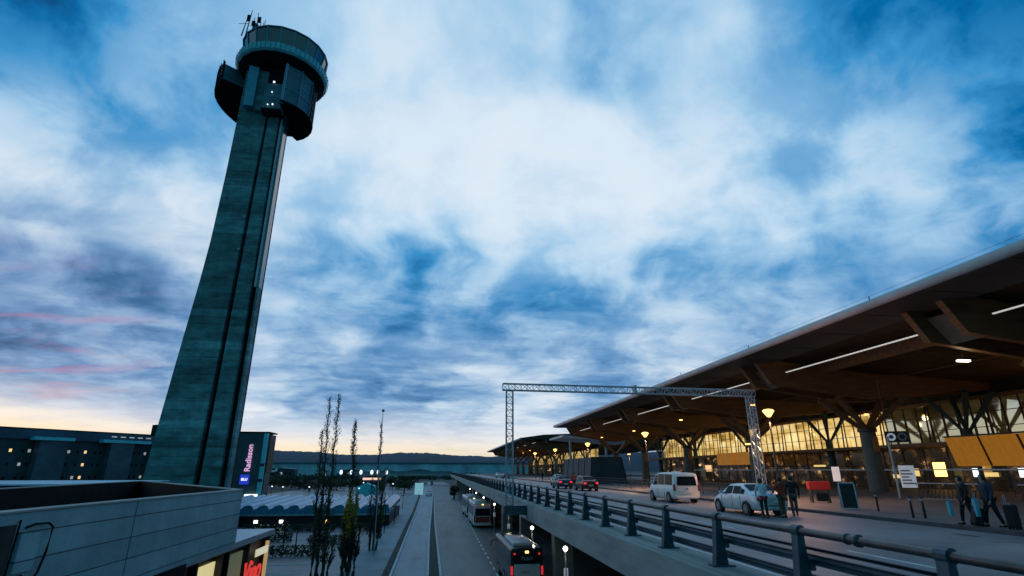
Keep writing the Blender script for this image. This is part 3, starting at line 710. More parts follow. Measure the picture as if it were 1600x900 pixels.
# antennas
r = random.Random(5)
for k in range(11):
    ax, ay = CC[0]-5.0+r.uniform(-2.0, 1.6), CC[1]-3.2+r.uniform(-2, 2); h = r.uniform(2.4, 5.8)
    b = MB(); b.tube([(ax, ay, 79.0), (ax+r.uniform(-.5, .5), ay, 79.4+h)], [.12, .06], 5)
    if k % 2: b.box(ax-.3, ax+.3, ay-.1, ay+.1, 79.4+h*.55, 79.4+h*.8)
    else: b.tube([(ax-.9, ay, 79.4+h*.7), (ax+1.0, ay, 79.4+h*.78)], .04, 4)
    bt(b, 'antenna', 'under_black')
b = MB(); b.tube([(CC[0]-5.3, CC[1]-3, 79.0), (CC[0]-5.3, CC[1]-3, 83.2)], .4, 8); bt(b, 'antenna_dome', 'clad')
# drum below the cab, right side, faceted
def sector(cx, cy, r_, a0, a1, n, z0, z1, r2=None):
    pl = [(cx, cy)]+[(cx+(r_)*sin(radians(a0+(a1-a0)*j/n)), cy-r_*cos(radians(a0+(a1-a0)*j/n))) for j in range(n+1)]
    return MB().prism(pl, z0, z1)
DX, DY = -33.3, 89.8
bt(sector(DX, DY, 6.5, 25, 156, 5, 64.2, 72.6), 'drum', 'clad')
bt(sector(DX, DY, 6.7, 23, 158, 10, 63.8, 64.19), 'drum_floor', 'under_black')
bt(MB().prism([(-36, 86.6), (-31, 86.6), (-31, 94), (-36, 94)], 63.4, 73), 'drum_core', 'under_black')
for j in range(6):
    a = radians(25+131*j/5); b = MB(); b.tube([(DX+6.58*sin(a), DY-6.58*cos(a), 64.0), (DX+6.58*sin(a), DY-6.58*cos(a), 72.5)], .09, 4); bt(b, 'drum_post', 'clad_light')
rr = random.Random(8)
for zz in (65.6, 67.0, 68.6, 70.2, 71.6):
    for j in range(5):
        a = radians(25+131*j/5); c_ = radians(25+131*(j+1)/5); u0 = rr.choice([0, .3]); u1 = rr.choice([.7, 1])
        P0 = Vector((DX+6.56*sin(a), DY-6.56*cos(a), zz)); P1 = Vector((DX+6.56*sin(c_), DY-6.56*cos(c_), zz))
        if rr.random() < .7: bt(MB().tube([P0.lerp(P1, u0), P0.lerp(P1, u1)], .07, 4), 'drum_rail', rr.choice(['clad_light', 'galv', 'cab_band']))
b = MB(); b.box(DX+6.55, DX+6.65, DY-1.6, DY-1.5, 63.6, 73); b.box(DX+6.55, DX+6.65, DY+.5, DY+.6, 63.6, 73)
for j in range(26):
    zz = 63.8+j*.34; b.box(DX+6.56, DX+6.64, DY-1.6, DY+.6, zz, zz+.08)
bt(b, 'ladder', 'under_black')
bt(MB().box(-33.9, -30.8, 84.5, 86.9, 62.7, 68.0), 'lift_box', 'clad')
bt(MB().box(-33.6, -30.9, 84.46, 84.5, 65.3, 65.45), 'lift_rail', 'clad_light')
bt(MB().box(-34.0, -30.7, 84.4, 87, 62.3, 62.69), 'lift_floor', 'under_black')
bt(MB().box(-33.7, -30.6, 84.9, 86.9, 68.01, 72.4), 'lift_recess', 'under_black')
bt(MB().box(-30.72, -30.3, 83.9, 84.4, 63.7, 72.5), 'edge_post', 'galv')
bt(MB().box(-37.35, -35.65, 85.0, 86.3, 63.4, 72.9), 'light_panel', 'clad_light')
bt(MB().box(-35.6, -33.95, 85.6, 88, 62.9, 72.6), 'recess_panel', 'tower_conc')
for (xx, zz, s) in ((-32.6, 68.1, .3), (-32.6, 66.0, .16), (-33.0, 63.3, .18), (-32.2, 63.4, .22)):
    b = MB(); b.box(xx, xx+s, 84.3, 84.42, zz, zz+s); bt(b, 'marker_lamp', 'lamp_white_dim')
# curved platform at left
PP = [(-42.3, 86.6), (-43.7, 88.0), (-44.8, 89.8), (-45.4, 91.6), (-45.6, 93.4), (-45.5, 95.2), (-45.2, 97), (-44.4, 99.4), (-41, 100.2), (-38, 97), (-38, 89.9), (-38.9, 89.4)]
bt(MB().prism(PP, 69.4, 69.9), 'platform_floor', 'under_black')
bt(wall_seg((-42.3, 86.62), (-38.5, 89.7), 69.91, 73.1, .35), 'platform_wall', 'clad')
b = MB(); 
for (x0, y0), (x1, y1) in zip(PP[:8], PP[1:9]):
    for k in range(5):
        u = k/5; b.tube([(x0+(x1-x0)*u, y0+(y1-y0)*u, 69.3), (x0+(x1-x0)*u-.1, y0+(y1-y0)*u-.05, 73.6+(k % 3)*.4)], .07, 4)
    for zz in (70.3, 71.1, 71.9, 72.7, 73.4): b.tube([(x0, y0, zz), (x1, y1, zz)], .07, 4)
bt(b, 'platform_guard', 'under_black')

# ------------------------------------------------------------------ near concrete building, left
nb = thing('concrete_building', 'low building with grooved concrete parapet wall in the lower left corner', 'building', (-10, 14, GZ))
def bn_(b, n, m, par=nb, loc=(-10, 14, GZ), **k):
    b.v = [(x-loc[0], y-loc[1], z-loc[2]) for x, y, z in b.v]; return b.build(n, m, par, **k)
WX = -6.2
b = MB(); b.box(WX-.28, WX, 12.9, 19.2, -.1, 1.5); b.box(WX-.28, WX, 2, 12.86, -.1, 1.5); bn_(b, 'parapet_wall', 'wall_conc')
b = MB(); b.box(WX-.30, WX+.02, 2, 19.22, 1.503, 1.53); bn_(b, 'coping', 'conc_fascia')
b = MB(); b.box(WX-.27, WX-.02, 12.861, 12.899, -.1, 1.5); bn_(b, 'wall_joint', 'under_black')
bn_(wall_seg((WX-.29, 19.25), (-17.2, 35.5), .3, 1.5, -.25), 'back_parapet', 'under_black')
bn_(wall_seg((WX-.28, 19.25), (-17.2, 35.55), 1.503, 1.53, -.28), 'coping', 'conc_fascia')
bn_(wall_seg((-17.2, 35.5), (-12.4, 10), .3, 1.5, -.25), 'back_parapet', 'under_black')
bn_(wall_seg((-17.2, 35.5), (-12.4, 10), 1.503, 1.53, -.28), 'coping', 'conc_fascia')
b = MB().prism([(WX-.3, 2), (WX-.3, 18.9), (-17.0, 35), (-12.5, 10), (-12.5, 2)], .18, .3); bn_(b, 'flat_roof', 'under_black')
b = MB().prism([(-7.0, 2), (-7.0, 17.9), (-17.0, 34.5), (-13, 10), (-13, 2)], GZ, -.21); bn_(b, 'lower_wall', 'facade_dark')
# stubby concrete frame with bent dark pipe, by the left edge
b = MB(); b.box(WX+.005, WX+.05, 9.62, 10.04, .66, 1.22); bn_(b, 'wall_hatch', 'wall_conc')
b = MB(); b.tube([(WX+.03, 9.70, 1.28), (WX+.06, 9.85, 1.32), (WX+.06, 10.15, 1.31), (WX+.06, 10.27, 1.24), (WX+.06, 10.25, .9), (WX+.06, 10.16, .6), (WX+.03, 10.0, .38)], .018, 8); bn_(b, 'bent_pipe', 'dark'); bn_(MB().box(WX+.004, WX+.03, 2, 9.5, -.1, 1.34), 'dark_panel', 'brown_dark')  # the dark brown panel is laid flat on the wall face
b = MB(); b.tube([(WX+.03, 9.55, 1.4), (WX+.03, 9.52, .5)], .014, 6); b.tube([(WX+.03, 9.85, .62), (WX+.03, 9.8, .3)], .022, 6); bn_(b, 'cable', 'under_black')
# second low roof behind
rb = thing('rear_roof_block', 'flat dark roof with pale edge just beyond the concrete parapet, far left', 'building', (-30, 45, GZ))
MB().box(-20, 6.4, -6, 8, 0, 7.0).build('wall', 'facade_dark', rb)
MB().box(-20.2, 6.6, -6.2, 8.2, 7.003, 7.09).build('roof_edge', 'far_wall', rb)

# shop
sh = thing('shop_pavilion', 'low shop with warm lit display windows and red sign below the concrete wall', 'shop', (-11, 24, GZ))
sl_ = (-11, 24, GZ)
FX = -8.2
b = MB(); b.box(-16, FX-.3, 15, 30.4, GZ, -.95); bn_(b, 'wall', 'black', sh, sl_)
b = MB(); b.box(-16.2, FX+.12, 14.8, 30.6, -.9, -.66); bn_(b, 'roof', 'galv', sh, sl_)
for y_ in (15.2, 18.3, 20.9, 21.9, 24.2, 24.9, 27.3, 30.25): bn_(MB().box(FX-.28, FX+.02, y_-.06, y_+.06, GZ, -.95), 'window_post', 'black', sh, sl_)
for (a, e, m) in ((15.3, 18.2, 'win_brown'), (18.4, 20.8, 'win_tan'), (22.0, 24.1, 'win_cream'), (25.0, 27.2, 'win_olive')):
    b = MB(); b.box(FX-.26, FX-.2, a, e, GZ+.4, -1.2); bn_(b, 'display_window', m, sh, sl_)
b = MB(); b.box(FX-.1, FX+.04, 30.05, 30.2, GZ+.2, -1.15); bn_(b, 'edge_light', 'win_tan', sh, sl_)
b = MB(); b.box(FX+.02, FX+.08, 28.2, 29.9, -1.62, -1.32); bn_(b, 'white_sign', 'sign_cream', sh, sl_)
for k_, (t_, zz, yy_) in enumerate((('Vino', -2.2, 27.9), ('bar', -2.9, 28.6))):
    o = lettering('red_script_sign', t_, 1.35, 'red_sign', (FX+.06-sl_[0], yy_-sl_[1], zz-sl_[2]), (pi/2, 0, pi/2), sh, depth=.03, shear=.3, bold=0)
# ------------------------------------------------------------------ long building, far left
lb = thing('office_block', 'long dark office block with small lit windows, left of the control tower', 'building', (-100, 165, GZ), 0)
ang = math.atan2(192-159, -91.5+113.7)
lb.rotation_euler = (0, 0, ang)
def lq(b, n, m, par=lb, **k): return b.build(n, m, par, **k)
lq(MB().box(-30, 55, 0, 30, 0, 15.5), 'wall', 'facade_mid')
lq(MB().box(-31, 56, -.6, 31, 15.5, 18.0), 'roof', 'roof_blue')
lq(MB().box(-31.1, 56.1, -.7, 31, 18.003, 18.25), 'roof_line', 'dark')
for (a, e) in ((-7.5, -1.2), (9.4, 15.6), (22.0, 26.5)):
    b = MB(); b.box(a, e, -2.6, -.01, .2, 15.2); lq(b, 'bay', 'facade_blue')
b = MB(); b.box(-9, 0, -3.0, -.02, 15.3, 16.1); b.box(7, 20, -3.0, -.02, 15.3, 16.1); lq(b, 'bay_roof', 'cab_band')
r = random.Random(4)
for row in range(4):
    for cx_ in [-12.5, -10, -8.6, .2, 2.4, 4.2, 6.6, 8, 17, 18.4, 20.2, 23, 25.2, 28, 31]:
        zz = 2.4+row*3.3
        b = MB(); b.box(cx_, cx_+.6, -(2.62 if 22 < cx_ < 26.5 else .03), 0, zz, zz+.75)
        lit = r.random()
        w = lq(b, 'window', 'win_dim' if lit < .26 else ('win_warm' if lit < .32 else 'car_glass'))
for k in range(14): lq(MB().box(10+k*2.4, 11.4+k*2.4, -.62, -.6, 16.9, 17.2), 'roof_light', 'win_dim')
lq(MB().box(24.5, 27.5, 3, 6, 18.26, 21.6), 'chimney', 'dark')

# hotel with illuminated vertical sign
ht = thing('hotel', 'hotel block with vertical glowing pink sign and blue square, right of the control tower base', 'hotel', (-50, 150, GZ))
MB().box(-9, 4.85, 0, 7, 0, 17.0).build('wall', 'clad_dk', ht)
MB().box(-9.1, 6.0, -.2, 7, 17.003, 17.35).build('roof', 'dark', ht)
MB().box(4.9, 5.9, -.6, -.01, 2.2, 16.9).build('glass_stair', 'cab_band', ht)
MB().box(5.1, 6.3, .5, 5, 7.5, 16.6).build('side_wall', 'brick', ht)
MB().box(5.1, 6.0, .5, 5, 0, 7.45).build('side_wall', 'clad_dk', ht)
for (x_, zs) in ((-5.6, (15.2, 13.0, 11.3, 9.6)), (-3.4, (14.6, 12.6, 10.6)), (-7.6, (12.5, 8.5))):
    for z_ in zs: MB().box(x_, x_+.35, -.05, -.01, z_, z_+.5).build('window', 'win_dim', ht)
b = MB(); b.box(-4.6, -2.9, -.06, -.01, 1, 15.2); b.build('dark_bay', 'black', ht)
for z_ in (8.9, 5.2): MB().box(4.85, 5.95, -.66, -.605, z_, z_+.7).build('stair_band', 'dark_blue', ht)
lettering('vertical_sign', 'Radisson', 1.85, 'magenta', (1.9, -.3, 10.9), (pi/2, -pi/2, 0), ht, depth=.06, bold=.035)
MB().box(.4, 2.6, -.25, -.02, 4.6, 6.9).build('blue_sign_square', 'blu_sq', ht)
lettering('square_letters', 'BLU', .85, 'sign_white', (1.5, -.3, 5.75), (pi/2, 0, 0), ht, depth=.03, bold=.02)
MB().box(2.2, 5.2, -.8, -.2, .9, 2.3).build('entrance_light', 'lamp_white_dim', ht)

# vaulted canopy building
vb = thing('vaulted_roof_hall', 'low hall with a row of curved blue vault roofs beyond the plaza', 'building', (-24, 90, GZ))
nv = 13; wv = 2.2
b = MB()
for k in range(nv):
    x0 = -12+k*wv
    pts_ = [(x0, 2.35), (x0+.25, 2.95), (x0+.8, 3.45), (x0+1.4, 3.62), (x0+1.9, 3.5), (x0+2.18, 3.0), (x0+2.19, 2.35)]
    vs = [(p_[0], 0, p_[1]-.6) for p_ in pts_]+[(p_[0], 22, p_[1]) for p_ in pts_]; n = len(pts_)
    b.add(vs, [(i, i+1, n+i+1, n+i) for i in range(n-1)]+[tuple(range(n))])
b.build('vault_roof', 'vault', vb, smooth=False)
MB().box(-12, -12+nv*wv, .4, 22, 0, 1.74).build('wall', 'black', vb)
MB().box(-12, -12+nv*wv, -.1, .39, 1.5, 1.74).build('gutter', 'galv', vb)
for x_ in (0.6, 7.2, -3): MB().box(x_, x_+.5, .3, .39, .5, .9).build('wall_light', 'lamp_warm' if x_ > 1 else 'lamp_white', vb)
for k in range(5): MB().box(-2+k*.9, -1.5+k*.9, .3, .39, .2, .3).build('low_light', 'win_dim', vb)

# far terminal strip, bridge, airport bits
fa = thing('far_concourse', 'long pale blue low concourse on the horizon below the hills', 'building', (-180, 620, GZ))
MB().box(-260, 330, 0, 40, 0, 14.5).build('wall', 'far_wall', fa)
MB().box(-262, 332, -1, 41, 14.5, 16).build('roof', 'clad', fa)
for (x_, y_, l_) in ((-60, 560, 'small white parked airliner tail beyond the bridge, nearest the road'), (-150, 565, 'small white parked airliner tail left of the poplars')):
    a = thing('airliner', l_, 'aircraft', (x_, y_-40, GZ+4.5))
    b = MB(); b.tube([(-16, 0, 6), (-10, 0, 6.3), (8, 0, 6), (16, 0, 7.2)], [.6, 2, 2, .4], 12); b.build('fuselage', 'white_paint', a, smooth=True); a.scale = (.42, .42, .42)
    MB().extr([(10, 7.5), (14, 14), (16.5, 14), (16, 7.5)], 1, -.2, .2).build('tail_fin', 'white_paint', a)
    MB().prism([(-3, -14), (0, -14), (5, 0), (0, 14), (-3, 14), (-1, 0)], 5.2, 5.5).build('wing', 'white_paint', a)
br = thing('cross_bridge', 'low pale bridge crossing the far end of the lower road', 'bridge', (-20, 325, GZ))
MB().box(-30, 27, 0, 10, 5.1, 6.6).build('deck', 'conc_fascia', br)
MB().box(-30, 27, -.12, -.02, 6.3, 7.5).build('guard', 'roof_edge_dk', br)
for x_ in (-26, -12, 2, 15): MB().box(x_, x_+1, 2, 8, 0, 5.09).build('pier', 'pillar', br)
for k in range(9): 
    v = MB(); x_ = -27+k*4.3; v.box(x_, x_+3.6, 14, 18, .3, 2.2+(k % 3)*.5)
fl = [(533, 3.5), (549, 4), (564, 4), (581, 4), (591, 3.5), (604, 5)]
def px_at(px, py, Y):
    """world point for a sight line, used once to lay out the far field"""
    rt = Vector((cos(yaw), -sin(yaw), 0)); fwd = Vector((sin(yaw)*cos(pitch), cos(yaw)*cos(pitch), sin(pitch))); up = rt.cross(fwd)
    d = fwd*F+rt*(px-800)-up*(py-450); return Vector((0, 0, 2.1))+d*(Y/d.y)

for k, (p_, s_) in enumerate(fl):
    q = px_at(p_, 738, 300)
    a = thing('flood_lamp', 'white domed floodlamp on a short mast by the far bridge', 'lamp', (q.x, 300, GZ), 0, 'floodlamps in a row by the far bridge')
    MB().tube([(0, 0, 0), (0, 0, q.z-GZ)], .18, 6).build('mast', 'galv', a)
    MB().lathe([(0, -1.0), (.5, -.9), (.75, 0), (.5, .9), (0, 1.2)], (0, 0, q.z-GZ), 10).build('lamp_head', 'lamp_white_dim', a, smooth=True)
q = px_at(581, 748, 250)
a = thing('lit_kiosk', 'small kiosk with a glowing red and white strip beyond the autumn tree', 'kiosk', (q.x, 250, GZ))
MB().box(-4, 4, 0, 4, 0, 3.2).build('wall', 'facade_dark', a); MB().box(-3.8, 3.8, -.1, -.01, q.z-GZ-.5, q.z-GZ+.4).build('light_strip', 'win_pink', a)
q = px_at(572, 759, 200)
a = thing('green_shed', 'small teal green shed beside the autumn hedges', 'shed', (q.x, 200, GZ))
MB().extr([(-3.4, 0), (-3.4, 2.6), (0, 3.8), (3.4, 2.6), (3.4, 0)], 1, 0, 5).build('shed_body', 'cab_band', a)
q = px_at(655, 757, 180)
a = thing('lit_road_sign', 'pale cyan lit sign board at the left edge of the lower road', 'sign', (q.x, 180, GZ))
MB().tube([(0, 0, 0), (0, 0, 2)], .12, 6).build('pole', 'galv', a); MB().box(-1.3, 1.3, -.1, .1, .8, 4.2).build('board', 'sign_cyan', a)

# ------------------------------------------------------------------ vehicles
def car(name, label, paint, L=4.6, Wd=1.78, H=1.45, hood=.95, belt=.92, kind='sedan', lights=True, group=None, boot_open=False):
    t = thing(name, label, 'van' if kind == 'van' else 'car', group=group)
    w = Wd/2
    # stations along y (front is +y): y, belt height, top height, belt half width, roof half width, bottom
    h = L/2
    if kind == 'sedan':
        st = [(-h, .55, .78, w*.80, w*.72, .36), (-h+.08, .86, .97, w*.88, w*.80, .28), (-h+.55, .93, 1.03, w*.94, w*.84, .24), (-h+1.05, .95, 1.25, w*.97, w*.74, .22),
              (-h+1.55, .94, H-.02, w, w*.70, .22), (-.05, .93, H, w, w*.70, .2), (.5, .92, H-.04, w, w*.70, .2), (1.15, .90, 1.08, w, w*.78, .2), (1.35, .86, .98, w*.99, w*.82, .2),
              (h-.55, .74, .84, w*.95, w*.80, .22), (h-.12, .58, .68, w*.84, w*.70, .26), (h, .45, .52, w*.74, w*.62, .36)]
        wy = (-h+.95, h-.85); wr = .315
    else:
        st = [(-h, .95, 1.45, w*.92, w*.82, .38), (-h+.05, 1.05, H-.16, w*.96, w*.82, .3), (-h+.28, 1.08, H-.03, w*.98, w*.84, .26), (-h+1.5, 1.08, H, w, w*.85, .24), (0, 1.08, H, w, w*.85, .24),
              (h-1.9, 1.06, H-.03, w, w*.84, .24), (h-1.55, 1.05, H-.14, w, w*.83, .24), (h-.85, 1.02, 1.30, w*.99, w*.84, .24), (h-.55, .98, 1.12, w*.97, w*.84, .25), (h-.1, .8, .95, w*.88, w*.76, .3), (h, .6, .7, w*.8, w*.7, .36)]
        wy = (-h+.95, h-.9); wr = .34
    b = MB(); rows = []
    for (y_, zb, zt, wb, wr_, z0) in st:
        rows.append([(0, z0), (wb*.86, z0), (wb*.97, z0+.10), (wb, (z0+zb)*.5+.05), (wb*.985, zb-.08), (wb*.955, zb), (wr_+.03, zt-.07 if zt-zb > .2 else zb+(zt-zb)*.6), (wr_*.85, zt), (0, zt+.015)])
    prof_ = []
    for (y_, *_), rw in zip(st, rows):
        ring_ = [(x_, y_, z_) for x_, z_ in rw]+[(-x_, y_, z_) for x_, z_ in rw[-2:0:-1]]
        prof_ += ring_
    n = 16; m = len(st)
    b.add(prof_, [(i*n+j, i*n+(j+1) % n, (i+1)*n+(j+1) % n, (i+1)*n+j) for i in range(m-1) for j in range(n)]+[tuple(range(n)), tuple(range(m*n-1, m*n-n-1, -1))])
    b.build('body', paint, t, smooth=True)
    # find side surface between stations
    def side(y_, f):
        for a_, c_ in zip(st, st[1:]):
            if a_[0] <= y_ <= c_[0]:
                u_ = (y_-a_[0])/(c_[0]-a_[0]); zb = a_[1]+(c_[1]-a_[1])*u_; zt = a_[2]+(c_[2]-a_[2])*u_; wb = a_[3]+(c_[3]-a_[3])*u_; w2 = a_[4]+(c_[4]-a_[4])*u_
                zt2 = zt-.07
                return (wb*.955+(w2+.03-wb*.955)*f, zb+(zt2-zb)*f)
        return (w, 1)
    if kind == 'sedan': wins = [(-h+1.12, -h+1.45, .8), (-h+1.5, -.12, .93), (-.02, .98, .93)]
    else: wins = [(-h+.32, -h+1.55, .95), (-h+1.65, -h+2.75, .95), (-h+2.85, h-1.2, .93)]
    for s in (-1, 1):
        for (a_, c_, tp) in wins:
            b = MB(); k_ = 6; vs = []
            for i in range(k_+1):
                y_ = a_+(c_-a_)*i/k_
                x0, z0 = side(y_, .08); x1, z1 = side(y_, tp)
                vs += [(s*(x0+.012), y_, z0), (s*(x1+.012), y_, z1)]
            b.add(vs, [(2*i, 2*i+2, 2*i+3, 2*i+1) for i in range(k_)])
            b.build('side_window', 'car_glass', t)
    def cross(i0, i1, f0, f1, name_, shr=.9):
        a_, c_ = st[i0], st[i1]
        y0, y1 = a_[0]+(c_[0]-a_[0])*f0, a_[0]+(c_[0]-a_[0])*f1
        z0, z1 = a_[2]+(c_[2]-a_[2])*f0, a_[2]+(c_[2]-a_[2])*f1
        w0, w1 = (a_[4]+(c_[4]-a_[4])*f0)*shr, (a_[4]+(c_[4]-a_[4])*f1)*shr
        d = Vector((0, -(z1-z0), (y1-y0))).normalized()*.03
        if d.z < 0: d = -d
        b = MB().quad((-w0, y0+d.y, z0+d.z), (w0, y0+d.y, z0+d.z), (w1, y1+d.y, z1+d.z), (-w1, y1+d.y, z1+d.z)); b.build(name_, 'car_glass', t)
    if kind == 'sedan':
        cross(6, 7, .12, .95, 'windscreen'); cross(2, 4, .25, .9, 'rear_window')
    else:
        cross(5, 7, .25, .95, 'windscreen')
        MB().quad((-w*.74, -h-.03, 1.12), (w*.74, -h-.03, 1.12), (w*.66, -h+.0, 1.70), (-w*.66, -h+.0, 1.70)).build('rear_window', 'car_glass', t)
    for s in (-1, 1):
        for y_ in wy:
            b = MB(); b.tube([(s*(w-.20), y_, wr), (s*(w-.03), y_, wr), (s*(w+.012), y_, wr)], [wr+.055, wr+.055, wr+.045], 24); b.build('wheel_arch', 'black', t)
            b = MB(); b.tube([(s*(w-.18), y_, wr), (s*(w-.0), y_, wr), (s*(w+.022), y_, wr)], [wr, wr, wr*.93], 24); q_ = b.build('wheel', 'rubber', t)
            b = MB(); b.tube([(s*(w+.01), y_, wr), (s*(w+.03), y_, wr)], [wr*.66, wr*.62], 20); b.cur = 1
            for k_ in range(5):
                an = 2*pi*k_/5+.5; p_ = [(cos(an+da)*rr_, sin(an+da)*rr_) for da, rr_ in ((-.42, wr*.54), (.42, wr*.54), (.2, wr*.22), (-.2, wr*.22))]
                b.add([(s*(w+.033), y_+c1, wr+c2) for c1, c2 in p_], [(0, 1, 2, 3)])
            b.build('rim', ['alloy', 'black'], q_)
    zl = .72 if kind == 'sedan' else .88
    for s in (-1, 1):
        b = MB()
        if kind == 'sedan': b.box(s*w*.55, s*w*.86, -h+.0, -h+.14, zl-.02, zl+.14)
        else: b.box(s*w*.84, s*w*.975, -h-.035, -h+.12, zl-.1, zl+.32)
        b.build('tail_light', 'tail' if lights else 'tail_off', t, bevel=.015)
        MB().box(s*w*.5, s*w*.8, h-.2, h-.02, .56, .68).build('headlight', 'head', t, bevel=.02)
        MB().box(s*(w-.02), s*(w+.17), .75 if kind == 'sedan' else h-1.35, .87 if kind == 'sedan' else h-1.22, .95 if kind == 'sedan' else 1.15, 1.07 if kind == 'sedan' else 1.38).build('wing_mirror', paint, t, bevel=.03)
        b = MB()
        for y_ in ((-.07, 1.0, -h+1.42) if kind == 'sedan' else (-h+1.6, -h+2.8, h-1.15)): b.box(s*(w*.99), s*(w*1.003), y_-.008, y_+.008, .34, .9)
        b.build('door_seam', 'black', t)
        MB().box(s*(w*.985), s*(w*1.02), .1, .28, .78, .81).build('door_handle', paint, t)
    zp = .58 if kind == 'sedan' else .62
    MB().box(-.26, .26, -h-.02, -h+.02, zp-.06, zp+.06).build('number_plate', 'plate', t)
    b = MB(); b.box(-w*.8, w*.8, -h-.03, -h+.15, .3, .47); b.build('rear_bumper', paint, t, bevel=.04)
    if kind == 'van':
        MB().tube([(0, -h-.05, .93), (0, -h-.02, .93)], .075, 16).build('tailgate_emblem', 'alloy', t)
        MB().box(-.2, .2, -h+1.2, -h+1.9, H+.0, H+.07).build('roof_pod', paint, t, bevel=.03)
    if boot_open:
        MB().add([(-w*.75, -h+.62, 1.06), (w*.75, -h+.62, 1.06), (w*.7, -h+.35, 1.72), (-w*.7, -h+.35, 1.72), (-w*.75, -h+.66, 1.06), (w*.75, -h+.66, 1.06), (w*.7, -h+.39, 1.74), (-w*.7, -h+.39, 1.74)],
            [(0, 1, 2, 3), (7, 6, 5, 4), (0, 3, 7, 4), (1, 5, 6, 2), (2, 6, 7, 3), (0, 4, 5, 1)]).build('boot_lid', paint, t)
        MB().box(-w*.6, w*.6, -h+.02, -h+.5, .98, 1.035).build('boot_opening', 'black', t)
    return t
DZ = .016
c = car('minivan', 'white minivan with warm light on its tailgate, parked at the kerb', 'white_paint', 4.9, 1.9, 1.95, kind='van', lights=False)
c.location = (16.5, 39.25, DZ)
c = car('silver_sedan', 'silver sedan stopped at the kerb with people standing at its boot', 'silver', 4.55, 1.78, 1.45, lights=False)
c.location = (15.77, 28.0, DZ)
c = car('dark_red_car', 'dark red car with bright glowing tail lights further along the raised road', 'dark_red', 4.4, 1.76, 1.5)
c.location = (15.9, 61.2, DZ)
c = car('blue_grey_car', 'dark blue car stopped left of and ahead of the red car', 'dark_blue', 4.4, 1.76, 1.45)
c.location = (14.8, 68.5, DZ)
c = car('white_car', 'pale car parked far along the raised road in front of the pointed wing', 'white_paint', 4.4, 1.76, 1.5, lights=False)
c.location = (17.6, 84, DZ)
c = car('far_dark_car', 'small dark car standing far down the raised road beyond the gantry', 'dark_blue', 4.4, 1.76, 1.5, lights=False)
c.location = (17.3, 150, DZ)
c = car('far_silver_car', 'tiny silver car near the far end of the raised road', 'silver', 4.4, 1.76, 1.5, lights=False)
c.location = (17.3, 168, DZ)
c = car('white_road_car', 'small white car driving away on the lower road', 'white_paint', 4.4, 1.76, 1.5, lights=False)
c.location = (-3.4, 190, GZ+.01)

def bus(name, label, loc, L, H, body, roofm, rearm, rz=0, w=1.27):
    t = thing(name, label, 'bus', loc, rz)
    b = MB(); b.box(-w, w, 0, L, .35, H); b.build('body', body, t, bevel=.16)
    b = MB(); b.box(-w-.012, -w+.05, .9, L-.5, 1.55, H-.55); b.box(w-.05, w+.012, .9, L-.5, 1.55, H-.55); b.build('side_windows', 'car_glass', t)
    b = MB(); b.box(-w*.86, w*.86, -.02, .2, H-(.9 if name == 'dark_coach' else 1.75), H-(.35 if name == 'dark_coach' else .75)); b.build('rear_window', 'car_glass', t)
    b = MB(); b.box(-w*.8, w*.8, -.035, .2, .75, H-(.98 if name == 'dark_coach' else 1.85)); b.build('engine_panel', rearm, t, bevel=.03)
    b = MB(); b.box(-w*1.0, w*1.0, -.07, .25, .38, .66); b.build('rear_bumper', body, t, bevel=.04)
    b = MB(); b.box(-w*.7, w*.55, L*.12, L*.62, H+.003, H+.22); b.build('roof_unit', roofm, t, bevel=.05)
    b = MB()
    for s in (-1, 1):
        b.box(s*w*.78, s*w*.84, .1, L-.4, H+.0, H+.06)
    b.build('roof_rail', 'galv', t)
    for s in (-1, 1):
        MB().box(s*w*.86, s*w*.99, -.045, .1, *((1.15, 1.7) if name == 'dark_coach' else (.8, 1.75))).build('tail_light', 'tail_bus' if rearm == 'bus_white' else 'tail_off', t, bevel=.02)
        MB().box(s*w*.7, s*w*.82, -.03, .1, H-.4, H-.28).build('marker_light', 'tail_bus', t)
        for y_ in (2.6, 3.9, L-2.6):
            q_ = MB().tube([(s*(w-.3), y_, .5), (s*(w+.01), y_, .5)], .5, 20).build('wheel', 'rubber', t)
            MB().tube([(s*(w), y_, .5), (s*(w+.03), y_, .5)], .27, 16).build('rim', 'alloy', q_)
        MB().tube([(s*(w+.02), L-.3, H-.5), (s*(w+.35), L+.1, H-.6), (s*(w+.35), L+.1, H-1.0)], .05, 6).build('mirror', 'black', t)
    b = MB(); b.box(-.12, .12, -.03, .1, H-.3, H-.16); b.build('centre_lamp', 'lamp_warm', t)
    return t
c = bus('dark_coach', 'dark coach with glowing red tail lights, nearest at the stop below the raised road', (6.15, 40.5, GZ), 10, 2.8, 'bus_dark', 'roof_edge', 'bus_white', radians(.5), 1.13)
lettering('rear_lettering', 'Public', .36, 'galv', (0, -.05, 2.18), (pi/2, 0, 0), c, depth=.01, shear=.25)
lettering('panel_lettering', 'reisen', .24, 'sign_grey', (-.1, -.05, 1.35), (pi/2, 0, 0), c, depth=.006)
bus('white_red_coach', 'white coach with dark red rear panel, middle one of the three at the stop', (6.35, 84.3, GZ), 12, 3.4, 'bus_white', 'roof_edge', 'bus_red', radians(1))
bus('white_coach', 'white coach farthest away at the stop, partly hidden by the next coach', (6.2, 103, GZ), 12, 3.4, 'bus_white', 'roof_edge', 'bus_red', radians(2))

